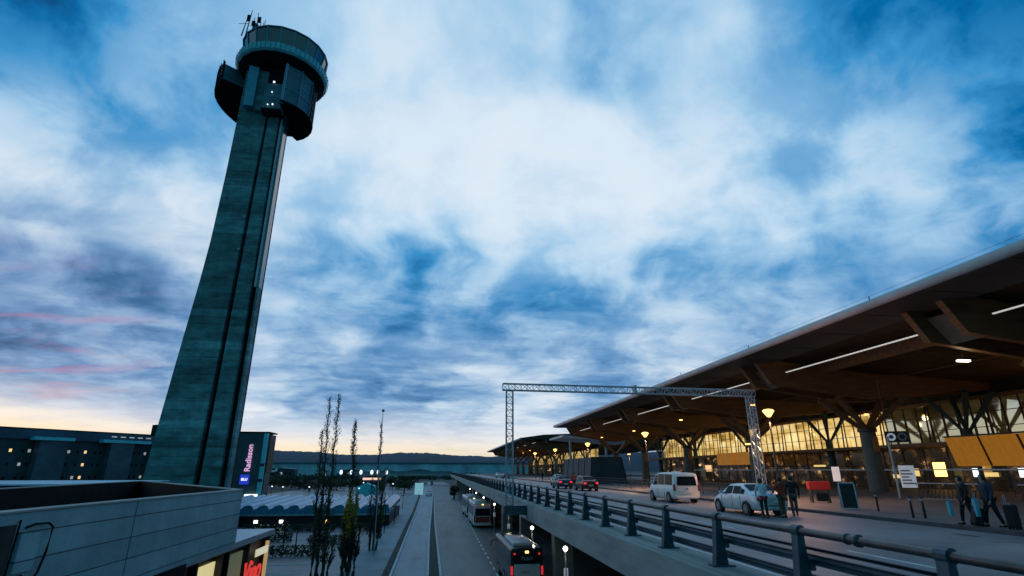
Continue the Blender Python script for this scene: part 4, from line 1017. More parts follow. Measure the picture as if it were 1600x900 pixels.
# lamps under the deck
for k, yy_ in enumerate((33.6, 45.6, 61, 77, 96, 116, 140)):
    a = thing('globe_lamp', 'glowing white globe lamp on a post at the coach stop under the raised road', 'lamp', (7.35, yy_, GZ), 0, 'globe lamps along the coach stop')
    MB().tube([(0, 0, 0), (0, 0, 3.45)], .05, 8).build('post', 'galv', a)
    MB().lathe([(0, -.15), (.1, -.1), (.15, 0), (.1, .1), (0, .15)], (0, 0, 3.62), 14).build('globe', 'lamp_white', a, smooth=True)
    pt_light('lamp_glow', (0, 0, 3.3), 30, (1, .85, .62), .2, a)
    MB().box(-.12, .12, -.03, .03, 2.1, 2.6).build('stop_plate', 'notice', a)

# ------------------------------------------------------------------ gantry
gt = thing('truss_gantry', 'pale steel lattice gantry spanning the raised road on two masts', 'gantry', (14, 38.6, 0))
def truss(b, p, q, s, seg, r1, r2, up=Vector((0, 0, 1))):
    p, q = Vector(p), Vector(q); d = (q-p); L_ = d.length; d.normalize()
    u = d.cross(up if abs(d.dot(up)) < .9 else Vector((0, 1, 0))).normalized(); v = d.cross(u)
    cs = [u*s+v*s, u*s-v*s, -u*s-v*s, -u*s+v*s]
    for c_ in cs: b.tube([p+c_, q+c_], r1, 5)
    n = max(2, round(L_/seg))
    for i in range(n):
        a_, e_ = p+d*(L_*i/n), p+d*(L_*(i+1)/n)
        for j in range(4):
            c0, c1 = cs[j], cs[(j+1) % 4]
            if (i+j) % 2: c0, c1 = c1, c0
            b.tube([a_+c0, e_+c1], r2, 4, cap=False); b.tube([a_+cs[j], a_+cs[(j+1) % 4]], r2, 4, cap=False)
    for j in range(4): b.tube([q+cs[j], q+cs[(j+1) % 4]], r2, 4)
b = MB(); truss(b, (-9.8, 0, 7.78), (9.35, 0, 7.62), .23, .45, .035, .02); b.build('beam', 'galv', gt)
b = MB(); truss(b, (-9.3, 0, -.1), (-9.3, 0, 7.5), .23, .45, .035, .02); b.build('mast', 'galv', gt)
b = MB(); truss(b, (9.0, 0, .2), (9.0, 0, 7.4), .23, .45, .035, .02); b.build('mast', 'galv', gt)
b = MB(); b.box(-9.7, -8.2, -.4, .4, -.7, -.12); b.build('bracket', 'rail_blue', gt)
b = MB(); b.box(8.4, 9.6, -.6, .6, .15, .35); b.build('base_plate', 'steel', gt)
b = MB(); b.box(-.08, .08, -.28, .28, 7.4, 8.05); b.build('splice', 'galv', gt)
lp_ = pt_light('warm_mast_light', (8.2, 1.6, 3.5), 45, (1, .6, .28), .3, gt)  # warm point light near the right mast, no lamp on the gantry

# ------------------------------------------------------------------ street lamps, furniture on the pavement
for k, yy_ in enumerate((38.4, 64.2, 91, 118, 144)):
    a = thing('street_lamp', 'orange glowing mushroom-topped lamp on a slim post in front of the terminal columns', 'street lamp', (24.2, yy_, .15), 0, 'orange lamps along the terminal kerb')
    MB().tube([(0, 0, 0), (0, 0, 5.7)], [.09, .06], 8).build('post', 'mullion', a)
    MB().lathe([(0, 5.72), (.12, 5.74), (.30, 6.0), (.42, 6.16), (.3, 6.27), (0, 6.32)], (0, 0, 0), 16).build('lamp_head', 'lamp_warm', a, smooth=True)
    pt_light('lamp_glow', (0, 0, 5.4), 1500, (1, .52, .26), .3, a, spot=radians(150))
# canopy ceiling lamps: the first is real, the rest added for a warm wash
for k, (xx, yy_) in enumerate(((36, 33), (36, 60), (36, 80), (37, 104), (37, 126), (52, 40), (52, 62), (52, 84), (52, 108), (34, 214), (36, 246))):
    a = thing('ceiling_lamp', 'small ceiling lamp under the terminal roof, all but the nearest added for light', 'lamp', (xx, yy_, 9.3 if xx < 50 else 8.6), 0, 'ceiling lamps under the terminal roof')
    q_ = .45 if k == 0 else .2
    MB().box(-q_, q_, -.12, .12, 0, .12).build('lamp_body', 'lamp_white' if k == 0 else 'lamp_warm', a)
    MB().tube([(0, 0, .12), (0, 0, .9)], .02, 5).build('rod', 'mullion', a)
    pt_light('lamp_glow', (0, 0, -.3), 48 if xx < 50 else 60, (1, .62, .3), .3, a)
pt_light('pool_of_light', (21.5, 31.5, 4.6), 230, (1, .45, .28), .4, gt).location = (21.5-14, 31.5-38.6, 4.6)

a = thing('a_frame_board', 'dark sandwich board in a pale frame standing on the pavement', 'sign board', (21.6, 28.2, .15), radians(-28))
for s in (-1, 1):
    vs = [(-.36, s*.28, 0), (.36, s*.28, 0), (.36, s*.03, 1.3), (-.36, s*.03, 1.3)]
    b = MB(); 
    for i in range(4): b.tube([vs[i], vs[(i+1) % 4]], .035, 6)
    b.build('frame', 'galv', a)
    MB().quad((-.33, s*.26, .08), (.33, s*.26, .08), (.33, s*.04, 1.26), (-.33, s*.04, 1.26)).build('panel', 'black', a)
a = thing('notice_board', 'lit white notice on a slim post on the pavement, left of the big column', 'notice board', (28.5, 38, .15), radians(-36))
MB().tube([(0, 0, 0), (0, 0, 2.3)], .05, 8).build('post', 'mullion', a); MB().box(-.3, .3, -.06, .0, .95, 2.25).build('back', 'dark', a); MB().box(-.25, .25, -.075, -.062, 1.2, 2.2).build('sheet', 'notice', a)
a = thing('red_bin', 'red topped box on dark legs on the pavement behind the open car', 'bin', (24.1, 34, .15), radians(-20))
MB().box(-.62, .62, -.3, .3, .78, 1.28).build('box', 'red', a, bevel=.03)
for x_ in (-.5, .5): MB().box(x_-.04, x_+.04, -.25, .25, 0, .779).build('leg', 'mullion', a)
MB().box(-.2, .4, -.2, .2, .1, .6).build('bag', 'black', a, bevel=.08)
a = thing('clock_sign', 'black hanging sign box with one white and one dark round dial', 'sign', (35.8, 40, 4.2), radians(-40))
MB().box(-.78, .78, -.1, .1, 0, .85).build('box', 'black', a)
for x_, m_ in ((-.36, 'notice'), (.36, 'sign_grey')):
    q_ = MB().tube([(x_, -.13, .42), (x_, -.1, .42)], .30, 24).build('dial', m_, a)
    MB().tube([(x_, -.15, .42), (x_, -.131, .42)], .15 if x_ < 0 else .2, 20).build('dial_centre', 'dark_blue' if x_ < 0 else 'black', q_)
MB().tube([(-.5, 0, .85), (-.5, 0, 5.0)], .03, 6).build('hanger', 'mullion', a)
a = thing('information_post', 'pale yellowish post with a bright white board with grey print beside the big column', 'sign post', (34.1, 38, .15), radians(-40))
MB().tube([(-.65, 0, 0), (-.65, 0, 4.4)], .08, 8).build('post', 'galv', a)
MB().box(-.4, .55, -.06, .06, .75, 2.3).build('board', 'notice', a)
for k in range(5): MB().box(-.3, .4-.12*(k % 3), -.068, -.062, 1.0+k*.22, 1.1+k*.22).build('print', 'sign_grey', a)
def bollard(x_, y_, l_):
    a = thing('bollard', l_, 'bollard', (x_, y_, .15)); b = MB(); b.lathe([(0, 0), (.05, 0), (.045, .85), (.03, .9), (0, .91)], (0, 0, 0), 12); b.build('shaft', 'mullion', a, smooth=True); MB().lathe([(.047, .7), (.054, .7), (.054, .78), (.047, .78)], (0, 0, 0), 12).build('band', 'galv', a)
bollard(20.75, 22.6, 'dark bollard at the kerb, left of the couple with suitcases'); bollard(20.45, 22.9, 'second dark bollard beside the kerb, just left of its twin'); bollard(21.9, 26.6, 'dark bollard between the sandwich board and the couple')
# rack of hoops
def hoops(x_, y_, n, dx, dy, l_):
    a = thing('barrier_rack', l_, 'barrier', (x_, y_, .15)); 
    MB().tube([(0, 0, 1.15), (dx*n, dy*n, 1.15)], .04, 6).build('top_bar', 'galv', a); MB().tube([(0, 0, .2), (dx*n, dy*n, .2)], .03, 6).build('lower_bar', 'galv', a)
    for k in range(n+1):
        MB().tube([(dx*k, dy*k, .2), (dx*k+.05, dy*k-.12, .7), (dx*k, dy*k, 1.15)], .035, 5).build('hoop', 'mullion', a)
hoops(31.4, 34.4, 16, .09, -.22, 'row of bent steel hoops making a barrier behind the couple, left part')
hoops(33.4, 29.4, 18, .10, -.25, 'row of bent steel hoops making a barrier right of the couple')
b = thing('pavement_railing', 'low grey tubular rail along the pavement behind the parked vehicles', 'railing', (23, 36, .15))
bb = MB()
for z_ in (.35, .65, .95): bb.tube([(0, 0, z_), (0, 70, z_)], .025, 5)
bb.build('rails', 'mullion', b)
for k in range(24): MB().tube([(0, k*3, 0), (0, k*3, 1.0)], .035, 6).build('post', 'mullion', b)
a = thing('wall_rail', 'long pale horizontal rail in front of the terminal windows', 'railing', (45, 40, .15))
MB().box(-.04, .04, -16, 60, 1.95, 2.07).build('rail', 'galv', a)
for k in range(20): MB().tube([(0, -16+k*4, 0), (0, -16+k*4, 1.95)], .04, 6).build('post', 'mullion', a)
# trolleys / boxes far on pavement
a = thing('luggage_trolley', 'pinkish grey luggage trolley standing on the pavement behind the minivan', 'trolley', (20.8, 50, .15))
MB().box(-.5, .5, -.4, .4, .25, .4).build('bed', 'galv', a); MB().tube([(-.45, .4, .3), (-.45, .4, 1.2), (.45, .4, 1.2), (.45, .4, .3)], .03, 6).build('handle', 'galv', a)
MB().box(-.42, .42, -.3, .3, .401, .95).build('suitcase', 'cloth_brown', a, bevel=.05)
for x_ in (-.4, .4):
    for y_ in (-.3, .3): MB().tube([(x_-.03, y_, .11), (x_+.03, y_, .11)], .11, 10).build('wheel', 'rubber', a)

# added fill lamps that warm the vehicles from the pavement side
for (l_, x_, y_) in (('added warm fill lamp on a slim pole on the pavement, level with the minivan', 20.6, 35.6), ('added warm fill lamp on a slim pole on the pavement, level with the gantry foot', 20.6, 60)):
    a = thing('added_fill_lamp', l_, 'lamp', (x_, y_, .15)); MB().tube([(0, 0, 0), (0, 0, 3.6)], .03, 6).build('post', 'mullion', a); MB().box(-.12, .12, -.12, .12, 3.6, 3.68).build('lamp_head', 'lamp_warm', a)
    pt_light('lamp_glow', (0, 0, 3.4), 480, (1, .55, .34), .3, a, spot=radians(160))
# shrubs, benches and parked cars that break up the plaza
for i, (x_, y_, w_, l_) in enumerate(((-16, 60, 9, 1.4), (-24, 72, 14, 1.2), (-12.5, 69, 4, 1.6), (-20, 83, 12, 1.3), (-11, 84, 5, 1.5))):
    rn_ = random.Random(50+i); t = thing('hedge', 'low dark clipped hedge between the paved bands of the plaza', 'hedge', (x_, y_, GZ), 0, 'low hedges on the plaza')
    b = MB()
    for _ in range(int(w_*140)):
        p = Vector((rn_.uniform(-w_/2, w_/2), rn_.uniform(-l_/2, l_/2), rn_.uniform(.05, .95))); u = Vector((rn_.uniform(-1, 1), rn_.uniform(-1, 1), rn_.uniform(-1, 1))).normalized()*.12; v = u.orthogonal().normalized()*.08
        b.add([p-u, p+v, p+u, p-v], [(0, 1, 2, 3)])
    b.build('foliage', 'leaf_dark', t)

# ------------------------------------------------------------------ people
def skinned(name, pts, edges, rad, m, parent, root=0, sub=1):
    me = bpy.data.meshes.new(name); me.from_pydata([tuple(p) for p in pts], edges, []); me.materials.append(M[m])
    o = bpy.data.objects.new(name, me); col.objects.link(o)
    md = o.modifiers.new('skin', 'SKIN'); md.use_smooth_shade = True
    lay = me.skin_vertices[0].data
    for i, r_ in enumerate(rad):
        lay[i].radius = r_ if isinstance(r_, tuple) else (r_, r_)
        lay[i].use_root = (i == root)
    s_ = o.modifiers.new('sub', 'SUBSURF'); s_.levels = sub; s_.render_levels = sub
    # bake to a plain mesh
    dg = bpy.context.evaluated_depsgraph_get(); me2 = bpy.data.meshes.new_from_object(o.evaluated_get(dg))
    o.modifiers.clear(); o.data = me2
    if len(me2.materials) == 0: me2.materials.append(M[m])
    me2.polygons.foreach_set('use_smooth', [True]*len(me2.polygons))
    o.parent = parent; return o
def person(label, loc, rz, top, bottom, H=1.75, lean=0, stride=.0, handL=None, handR=None, hair='hair', hood=False, hem=None, group=None, shoe='black', long_coat=False, extra=None):
    t = thing('person', label, 'person', loc, rz, group); k = H/1.75
    V = lambda x_, y_, z_: Vector((x_, y_+max(0, z_-.95)*lean, z_))*k
    J = {}
    J['pel'] = V(0, 0, .96); J['wai'] = V(0, 0, 1.10); J['che'] = V(0, .0, 1.30); J['nk'] = V(0, 0, 1.47); J['ch'] = V(0, .03, 1.54); J['hd'] = V(0, .025, 1.64); J['hp'] = V(0, .0, 1.725)
    J['nose'] = V(0, .125, 1.62)
    for s, n_ in ((-1, 'L'), (1, 'R')):
        st_ = stride*s
        J['hip'+n_] = V(s*.09, 0, .90); J['kn'+n_] = V(s*.10, st_*.5+.03, .50); J['an'+n_] = V(s*.10, st_-.02, .09); J['to'+n_] = V(s*.115, st_+.13, .035)
        J['sh'+n_] = V(s*.185, 0, 1.42)
        hnd = (handL if s < 0 else handR) or (s*.27, .08-st_*.4, .86)
        hnd = Vector(hnd)*k
        sh = J['sh'+n_]; mid = (sh+hnd)/2; J['el'+n_] = mid+Vector((s*.05, -.06, -.0))*k
        J['wr'+n_] = hnd
    names = list(J); I = {n_: i for i, n_ in enumerate(names)}
    pts_ = [J[n_] for n_ in names]
    R_ = {'pel': (.15, .105), 'wai': (.135, .10), 'che': (.165, .11), 'nk': .055, 'ch': .07, 'hd': (.078, .095), 'hp': .055, 'nose': .012}
    for n_ in 'LR': R_.update({'hip'+n_: .085, 'kn'+n_: .055, 'an'+n_: .04, 'to'+n_: .032, 'sh'+n_: .055, 'el'+n_: .04, 'wr'+n_: .027})
    E_ = [('pel', 'wai'), ('wai', 'che'), ('che', 'nk'), ('nk', 'ch'), ('ch', 'hd'), ('hd', 'hp'), ('hd', 'nose')]
    for n_ in 'LR': E_ += [('pel', 'hip'+n_), ('hip'+n_, 'kn'+n_), ('kn'+n_, 'an'+n_), ('an'+n_, 'to'+n_), ('che', 'sh'+n_), ('sh'+n_, 'el'+n_), ('el'+n_, 'wr'+n_)]
    edges = [(I[a_], I[b_]) for a_, b_ in E_]; rad = [R_[n_]*k if not isinstance(R_[n_], tuple) else tuple(q*k for q in R_[n_]) for n_ in names]
    for n_, s in (('L', -1), ('R', 1)):
        d = (J['wr'+n_]-J['el'+n_]).normalized(); side_ = Vector((0, 1, 0)); inn = Vector((-s, 0, 0))
        p0 = len(pts_); pts_.append(J['wr'+n_]+d*.06*k); rad.append((.034*k, .018*k)); edges.append((I['wr'+n_], p0))
        for f_, (off, ln) in enumerate(((-.027, .075), (-.009, .085), (.009, .08), (.027, .06))):
            a_ = len(pts_); pts_.append(J['wr'+n_]+d*.10*k+side_*off*k); rad.append(.009*k); edges.append((p0, a_))
            pts_.append(pts_[a_]+(d*.8+inn*.4)*ln*.5*k); rad.append(.008*k); edges.append((a_, a_+1))
            pts_.append(pts_[a_+1]+(d*.3+inn*.9)*ln*.5*k); rad.append(.007*k); edges.append((a_+1, a_+2))
        a_ = len(pts_); pts_.append(J['wr'+n_]+d*.05*k+side_*.045*k); rad.append(.010*k); edges.append((I['wr'+n_], a_))
        pts_.append(pts_[a_]+(d+inn*.5)*.035*k); rad.append(.008*k); edges.append((a_, a_+1))
    skinned('body', pts_, edges, rad, 'skin', t)
    def part(name_, ns, rr, m, ex=()):
        ii = {n_: i for i, n_ in enumerate(ns)}; P_ = [J[n_] for n_ in ns]
        return skinned(name_, P_, [(ii[a_], ii[b_]) for a_, b_ in E_ if a_ in ii and b_ in ii]+[(ii[a_], ii[b_]) for a_, b_ in ex], [tuple(q*k for q in rr[n_]) if isinstance(rr[n_], tuple) else rr[n_]*k for n_ in ns], m, t)
    J['hem'] = V(0, 0, .62 if long_coat else .84)
    jn = ['wai', 'hem', 'che', 'nk']+[a_+s for s in 'LR' for a_ in ('sh', 'el', 'wr')]
    jr = {'wai': (.172, .14), 'hem': (.19, .15), 'che': (.20, .15), 'nk': .075}
    for s in 'LR': jr.update({'sh'+s: .085, 'el'+s: .06, 'wr'+s: .045})
    part('jacket', jn, jr, top, [('wai', 'hem')])
    tn = ['pel']+[a_+s for s in 'LR' for a_ in ('hip', 'kn', 'an')]
    tr = {'pel': (.165, .12)}
    for s in 'LR': tr.update({'hip'+s: .10, 'kn'+s: .075, 'an'+s: .06})
    part('trousers', tn, tr, bottom)
    if hem: 
        q_ = MB().lathe([(.2*k, .82*k), (.205*k, .95*k), (.19*k, .98*k)], (0, 0, 0), 16); q_.v = [(x_, y_*.78, z_) for x_, y_, z_ in q_.v]; q_.build('belt', hem, t, smooth=True)
    for s in 'LR':
        a_ = J['an'+s]; b = MB(); b.tube([a_+Vector((0, -.07, -.045))*k, a_+Vector((0, .0, -.045))*k, a_+Vector((0.005, .18, -.055))*k], [.035*k, .045*k, .03*k], 8); b.build('shoe', shoe, t, smooth=True)
    h_ = J['hd']; b = MB()
    pr_ = [(0, .125), (.06, .115), (.098, .07), (.108, .02), (.10, -.04), (.085, -.08)]
    b.lathe([(r_*k, z_*k) for r_, z_ in pr_], (h_.x, h_.y-.022*k, h_.z), 14, radians(40), radians(-220)); b.build('hair', hair, t, smooth=True)
    return t
person('person in a white top and pink belt bending at the back of the silver car', (14.95, 25.15, DZ), radians(-12), 'cloth_white', 'cloth_black', 1.72, lean=.25, handL=(-.2, .35, 1.0), handR=(.2, .38, 1.0), hem='cloth_pink')
person('person in a rust red jacket standing behind the silver car', (15.95, 25.3, DZ), radians(15), 'cloth_red', 'cloth_brown', 1.78, lean=-.04, handL=(-.2, .3, 1.05), handR=(.24, .2, 1.0))
person('person in long black coat stepping towards the pavement beside the silver car', (17.2, 26.3, DZ), radians(-25), 'cloth_black', 'cloth_brown', 1.82, lean=.12, stride=.16, long_coat=True)
pA = person('person in black jacket walking left with a cyan bag, left one of the couple', (19.95, 19.75, .15), radians(75), 'cloth_black', 'cloth_black', 1.74, lean=.05, stride=.2, )
pB = person('person in dark navy coat walking left, next to the upright suitcase', (20.15, 18.95, .15), radians(80), 'cloth_navy', 'cloth_black', 1.80, lean=.08, stride=.22, long_coat=True)
person('person in bright orange jacket standing in the road left of the red car', (16.2, 68.2, DZ), radians(160), 'orange', 'cloth_navy', 1.85, handL=(-.4, .3, 1.2))
person('person in pale blue jacket standing right beside the one in orange', (17.1, 69, DZ), radians(180), 'cloth_white', 'cloth_black', 1.75)
person('person in purple-navy coat standing under the columns behind the minivan', (18.9, 44.5, .15), radians(120), 'cloth_navy', 'cloth_black', 1.8)
person('dark figure walking far off on the pavement beyond the gantry mast', (19.9, 110, .15), radians(20), 'cloth_black', 'cloth_black', 1.75, stride=.2)
person('small dark figure crouching on the pavement just past the silver car roof', (23.6, 38, .15), radians(70), 'cloth_black', 'cloth_black', 1.2, lean=.3)
def suitcase(label, loc, rz, w_, h_, m, tilt=0):
    t = thing('suitcase', label, 'suitcase', loc, rz); t.rotation_euler.x = tilt
    MB().box(-w_/2, w_/2, -.15, .15, .07, h_).build('shell', m, t, bevel=.05)
    MB().tube([(-.12, .1, h_-.02), (-.12, .1, h_+.32), (.12, .1, h_+.32), (.12, .1, h_-.02)], .012, 6).build('pull_handle', 'galv', t)
    MB().tube([(-.07, 0, h_), (-.05, 0, h_+.04), (.05, 0, h_+.04), (.07, 0, h_)], .015, 6).build('top_handle', 'galv', t)
    for x_ in (-w_*.38, w_*.38):
        for y_ in (-.1, .1): MB().tube([(x_-.02, y_, .045), (x_+.02, y_, .045)], .045, 10).build('wheel', 'rubber', t)
suitcase('large black upright suitcase standing alone at the far right of the couple', (20.0, 18.1, .15), radians(30), .58, .80, 'cloth_black')
suitcase('black suitcase rolling tilted between the two walking people', (19.75, 19.3, .15), radians(60), .5, .66, 'cloth_black', radians(14))
for (l_, p_, h_) in (('cyan shopping bag hanging from the left walker', (19.45, 19.95, .45), .5), ('teal shopping bag held by the walker in the dark coat', (19.62, 19.02, .5), .6)):
    a = thing('shopping_bag', l_, 'bag', p_, radians(60))
    MB().extr([(-.13, 0), (-.17, h_), (.17, h_), (.13, 0)], 1, -.05, .05).build('sack', 'cloth_cyan', a); MB().tube([(-.08, 0, h_), (-.05, 0, h_+.18), (.05, 0, h_+.18), (.08, 0, h_)], .01, 5).build('handles', 'cloth_cyan', a)

# ------------------------------------------------------------------ trees
def leaves(b, c_, r_, n, s, rnd):
    for _ in range(n):
        while True:
            p = Vector((rnd.uniform(-1, 1), rnd.uniform(-1, 1), rnd.uniform(-1, 1)))
            if p.length < 1: break
        p = Vector(c_)+Vector((p.x*r_[0], p.y*r_[1], p.z*r_[2]))
        u = Vector((rnd.uniform(-1, 1), rnd.uniform(-1, 1), rnd.uniform(-1, 1))).normalized(); v = u.cross(Vector((rnd.uniform(-1, 1), rnd.uniform(-1, 1), rnd.uniform(-1, 1)))).normalized()
        q = s*rnd.uniform(.6, 1.4); b.add([p-u*q, p+v*q*.6, p+u*q, p-v*q*.6], [(0, 1, 2, 3)])
def slim_tree(label, x_, y_, stems, leafm, seed, leafy=(0, 5), dens=1.0, yel=None):
    rnd = random.Random(seed); t = thing('aspen_tree', label, 'tree', (x_, y_, GZ))
    b = MB(); lf = MB(); ly = MB()
    for (dx, h_, ln) in stems:
        n = 12; pts_ = [Vector((dx*(1+.2*i/n)+ln*(i/n)**1.2+rnd.uniform(-.06, .06), rnd.uniform(-.06, .06), h_*i/n)) for i in range(n+1)]
        b.tube(pts_, [.11*(1-i/n)+.015 for i in range(n+1)], 6)
        z_ = 1.0
        while z_ < h_-.1:
            i = z_/h_*n; p = pts_[int(i)].lerp(pts_[min(n, int(i)+1)], i % 1)
            L_ = (.45+.95*(1-z_/h_))*rnd.uniform(.35, 1.15); a_ = rnd.uniform(0, 2*pi); sp_ = rnd.uniform(.3, .62)
            tip = p+Vector((cos(a_)*L_*sp_, sin(a_)*L_*sp_, L_*.9)); md_ = p.lerp(tip, .5)+Vector((cos(a_), sin(a_), 0))*.06; b.tube([p, md_, tip], [.02, .014, .006], 4)
            for _ in range(2):
                a2 = rnd.uniform(0, 6.3); t2 = md_+Vector((cos(a2)*.16, sin(a2)*.16, L_*.3)); b.tube([md_, t2], [.01, .004], 3)
            up = z_ > h_*.45
            k_ = int((6 if up else 9)*dens)
            for _ in range(k_):
                q = p.lerp(tip, rnd.random()); leaves(ly if (yel and yel[0] < q.z < yel[1]) else lf, q, (.13, .13, .18), 1, .055 if up else .085, rnd)
            z_ += .085
    b.build('trunk', 'bark', t); lf.build('crown', leafm, t)
    if ly.v: ly.build('yellow_foliage', 'leaf_yellow', t)
    return t
slim_tree('tall bare slender tree with three stems, highest and leftmost in the row', -9.4, 49, [(0, 13.9, -.4), (.45, 14.1, -.15), (-.35, 11.2, -.3)], 'leaf', 1, dens=1.3)
slim_tree('slender tree with yellow autumn leaves low down, second from the left', -7.4, 50.5, [(0, 12.0, -.25), (.3, 6.0, .1), (-.3, 5.0, -.1), (.1, 5.5, .4)], 'leaf_dark', 2, dens=3.0, yel=(2.6, 6.4))
slim_tree('thin dark tree close to the tall thin mast beside the lower road', -6.6, 63, [(0, 13.0, -.1), (.3, 8, .3), (-.4, 7, -.2)], 'leaf_dark', 3, dens=1.2)
slim_tree('sparse low shrubby tree at the picture bottom, right of the three-stemmed tree', -8.4, 46, [(0, 3.6, .2), (.3, 3.0, .3), (-.3, 2.6, -.2)], 'leaf', 4, dens=1.6)
slim_tree('short bushy dark tree at the picture bottom beneath the yellow autumn foliage', -6.9, 48.5, [(0, 4.2, .1), (.4, 3.7, .2), (-.4, 3.9, -.1), (0, 3.2, .2)], 'leaf_dark', 14, dens=2.4)
slim_tree('thin reddish young tree on the plaza between the dark tree and the road', -7.2, 74, [(0, 7.0, 0), (.2, 5, .2)], 'leaf_yellow', 5, dens=.5)
rnd = random.Random(11)
def bushy(label, x_, y_, w_, h_, m_, seed, group=None):
    rn = random.Random(seed); t = thing('bushy_tree', label, 'tree', (x_, y_, GZ), 0, group)
    b = MB(); b.tube([(0, 0, 0), (rn.uniform(-.2, .2), 0, h_*.5), (0, 0, h_*.8)], [.3, .2, .06], 6)
    for _ in range(5):
        a_ = rn.uniform(0, 6.3); b.tube([(0, 0, h_*rn.uniform(.2, .5)), (cos(a_)*w_*.4, sin(a_)*w_*.4, h_*rn.uniform(.5, .85))], [.1, .03], 5)
    b.build('trunk', 'bark', t)
    b = MB()
    for _ in range(11):
        c_ = (rn.uniform(-w_*.42, w_*.42), rn.uniform(-w_*.3, w_*.3), h_*rn.uniform(.3, .85)); r_ = w_*rn.uniform(.14, .26)
        leaves(b, c_, (r_, r_, r_*.8), 110, h_*.05, rn)
    b.build('crown', m_, t); return t
for i in range(26):
    px_ = 430+i*9.6+rnd.uniform(-3, 3); Y_ = rnd.uniform(205, 330); q = px_at(px_, 750, Y_)
    if q.x > -12: continue
    h_ = rnd.uniform(3.2, 5.6); m_ = rnd.choice(['leaf_dark', 'leaf_dark', 'leaf', 'leaf'])
    bushy({'leaf_dark': 'dark bushy tree in the belt of trees behind the vaulted hall', 'leaf': 'olive green bushy tree in the belt of trees behind the vaulted hall'}[m_], q.x, Y_, h_*1.9, h_, m_, 100+i, 'belt of trees behind the vaulted hall')
bushy('small green shrub standing under the far part of the raised road', 4.3, 170, 3.2, 3.6, 'leaf', 77)
bushy('yellowish bush at the bend of the lower road', -13, 215, 7, 4.4, 'leaf', 78)
# mast and small lamp posts on the plaza
t = thing('radio_mast', 'tall hair-thin mast with a small head rising beside the thin trees', 'mast', (-6.05, 58.7, GZ))
MB().tube([(0, 0, 0), (-.15, 0, 13.9)], [.06, .03], 6).build('pole', 'galv', t); MB().box(-.25, .0, -.06, .06, 13.7, 13.95).build('mast_head', 'mullion', t)
for k, (px_, y1_, Y_) in enumerate(((464, 836, 62), (578, 855, 66), (603, 790, 80), (617, 800, 92), (445, 830, 66), (630, 775, 130))):
    q = px_at(px_, y1_, Y_)
    t = thing('plaza_lamp_post', 'short dark lamp post with a flat head on the plaza left of the road', 'lamp post', (q.x, Y_, GZ), 0, 'dark lamp posts on the plaza')
    H_ = max(2.5, q.z-GZ)
    MB().tube([(0, 0, 0), (0, 0, H_)], [.07, .05], 6).build('post', 'under_black', t); MB().lathe([(0, 0), (.4, .02), (.35, .12), (0, .16)], (0, 0, H_), 12).build('lamp_head', 'under_black', t)
for k, (px_, py_, Y_) in enumerate(((425, 761, 190), (442, 762, 190), (483, 762, 190), (568, 755, 215), (561, 764, 200), (614, 757, 190))):
    q = px_at(px_, py_, Y_)
    t = thing('street_light', 'distant pale street light glowing among the belt of trees', 'street light', (q.x, Y_, GZ), 0, 'distant lights among the trees')
    MB().tube([(0, 0, 0), (0, 0, q.z-GZ)], .06, 6).build('post', 'under_black', t); MB().lathe([(0, -.22), (.28, 0), (0, .22)], (0, 0, q.z-GZ+.2), 8).build('lamp_head', 'lamp_white_dim', t)
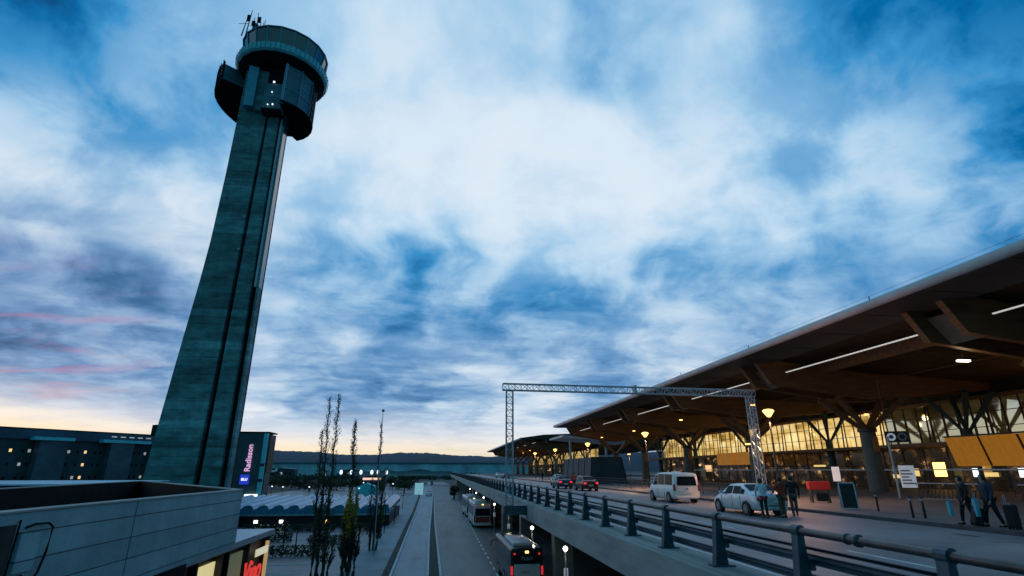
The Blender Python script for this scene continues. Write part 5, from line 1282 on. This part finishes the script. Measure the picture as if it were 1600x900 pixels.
# bare branch tip entering at the left edge
rn = random.Random(9); t = thing('bare_tree', 'bare dark tree mostly outside the picture, twig tips showing at the left edge', 'tree', (-31.4, 23.6, GZ))
b = MB()
def twig(p, d, L_, r_, dep):
    e_ = p+d*L_; b.tube([p, e_], [r_, r_*.6], 5)
    if dep:
        for _ in range(3): twig(p.lerp(e_, rn.uniform(.6, 1)), (d+Vector((rn.uniform(-.8, .8), rn.uniform(-.5, .5), rn.uniform(-.2, .5)))).normalized(), L_*.66, r_*.55, dep-1)
twig(Vector((0, 0, 0)), Vector((0, 0, 1)), 9, .25, 5)
b.build('branches', 'bark', t)
# cars parked beyond the bridge, tiny
for k in range(7):
    c_ = thing('parked_car', 'tiny pale parked car under the far cross bridge', 'car', (-25+k*3.4, 341, GZ), 0, 'cars parked beyond the cross bridge')
    m_ = rnd.choice(['silver', 'white_paint', 'silver', 'dark_blue'])
    MB().extr([(-.85, .3), (-.85, .9), (-.7, 1.45), (.7, 1.45), (.85, .9), (.85, .3)], 1, -2.1, 2.1).build('body', m_, c_, bevel=.12)
    MB().box(-.62, .62, -2.13, -2.09, .95, 1.35).build('rear_window', 'car_glass', c_)
    for s in (-1, 1): MB().tube([(s*.6, -1.4, .3), (s*.86, -1.4, .3)], .3, 10).build('wheel', 'rubber', c_)


# low wood and sheds on the far airfield edge
rn = random.Random(31); b = MB()
for i in range(150):
    x_ = rn.uniform(-330, 60); h_ = rn.uniform(2, 6.5)
    if rn.random() < .25: continue
    leaves(b, (x_, 520+rn.uniform(-20, 20), GZ+h_*.45), (h_*1.3, 3, h_*.55), 46, .9, rn)
struct(b.build('far_wood', 'leaf_dark'), 'stuff')
for k, (x_, w_, h_, m_) in enumerate(((-150, 26, 9, 'facade_mid'), (-112, 14, 7.5, 'far_wall'), (-84, 18, 8, 'facade_mid'), (-50, 16, 7, 'far_wall'), (-20, 22, 7.6, 'facade_mid'))):
    t = thing('airfield_shed', ['dark low shed on the airfield edge, leftmost', 'pale low shed right of the leftmost dark one on the airfield edge', 'dark low shed near the middle of the airfield edge', 'pale low shed left of the far cross bridge', 'dark low shed rising just behind the far cross bridge'][k], 'shed', (x_, 560, GZ))
    MB().box(-w_/2, w_/2, 0, 12, 0, h_).build('wall', m_, t); MB().extr([(-w_/2-.5, h_+.003), (0, h_+1.6), (w_/2+.5, h_+.003)], 1, -.4, 12.4).build('roof', 'clad', t)
    for j in range(int(w_/4)): MB().box(-w_/2+1+j*4, -w_/2+3+j*4, -.06, -.003, h_*.45, h_*.7).build('window', 'win_dim' if (j+k) % 3 == 0 else 'car_glass', t)
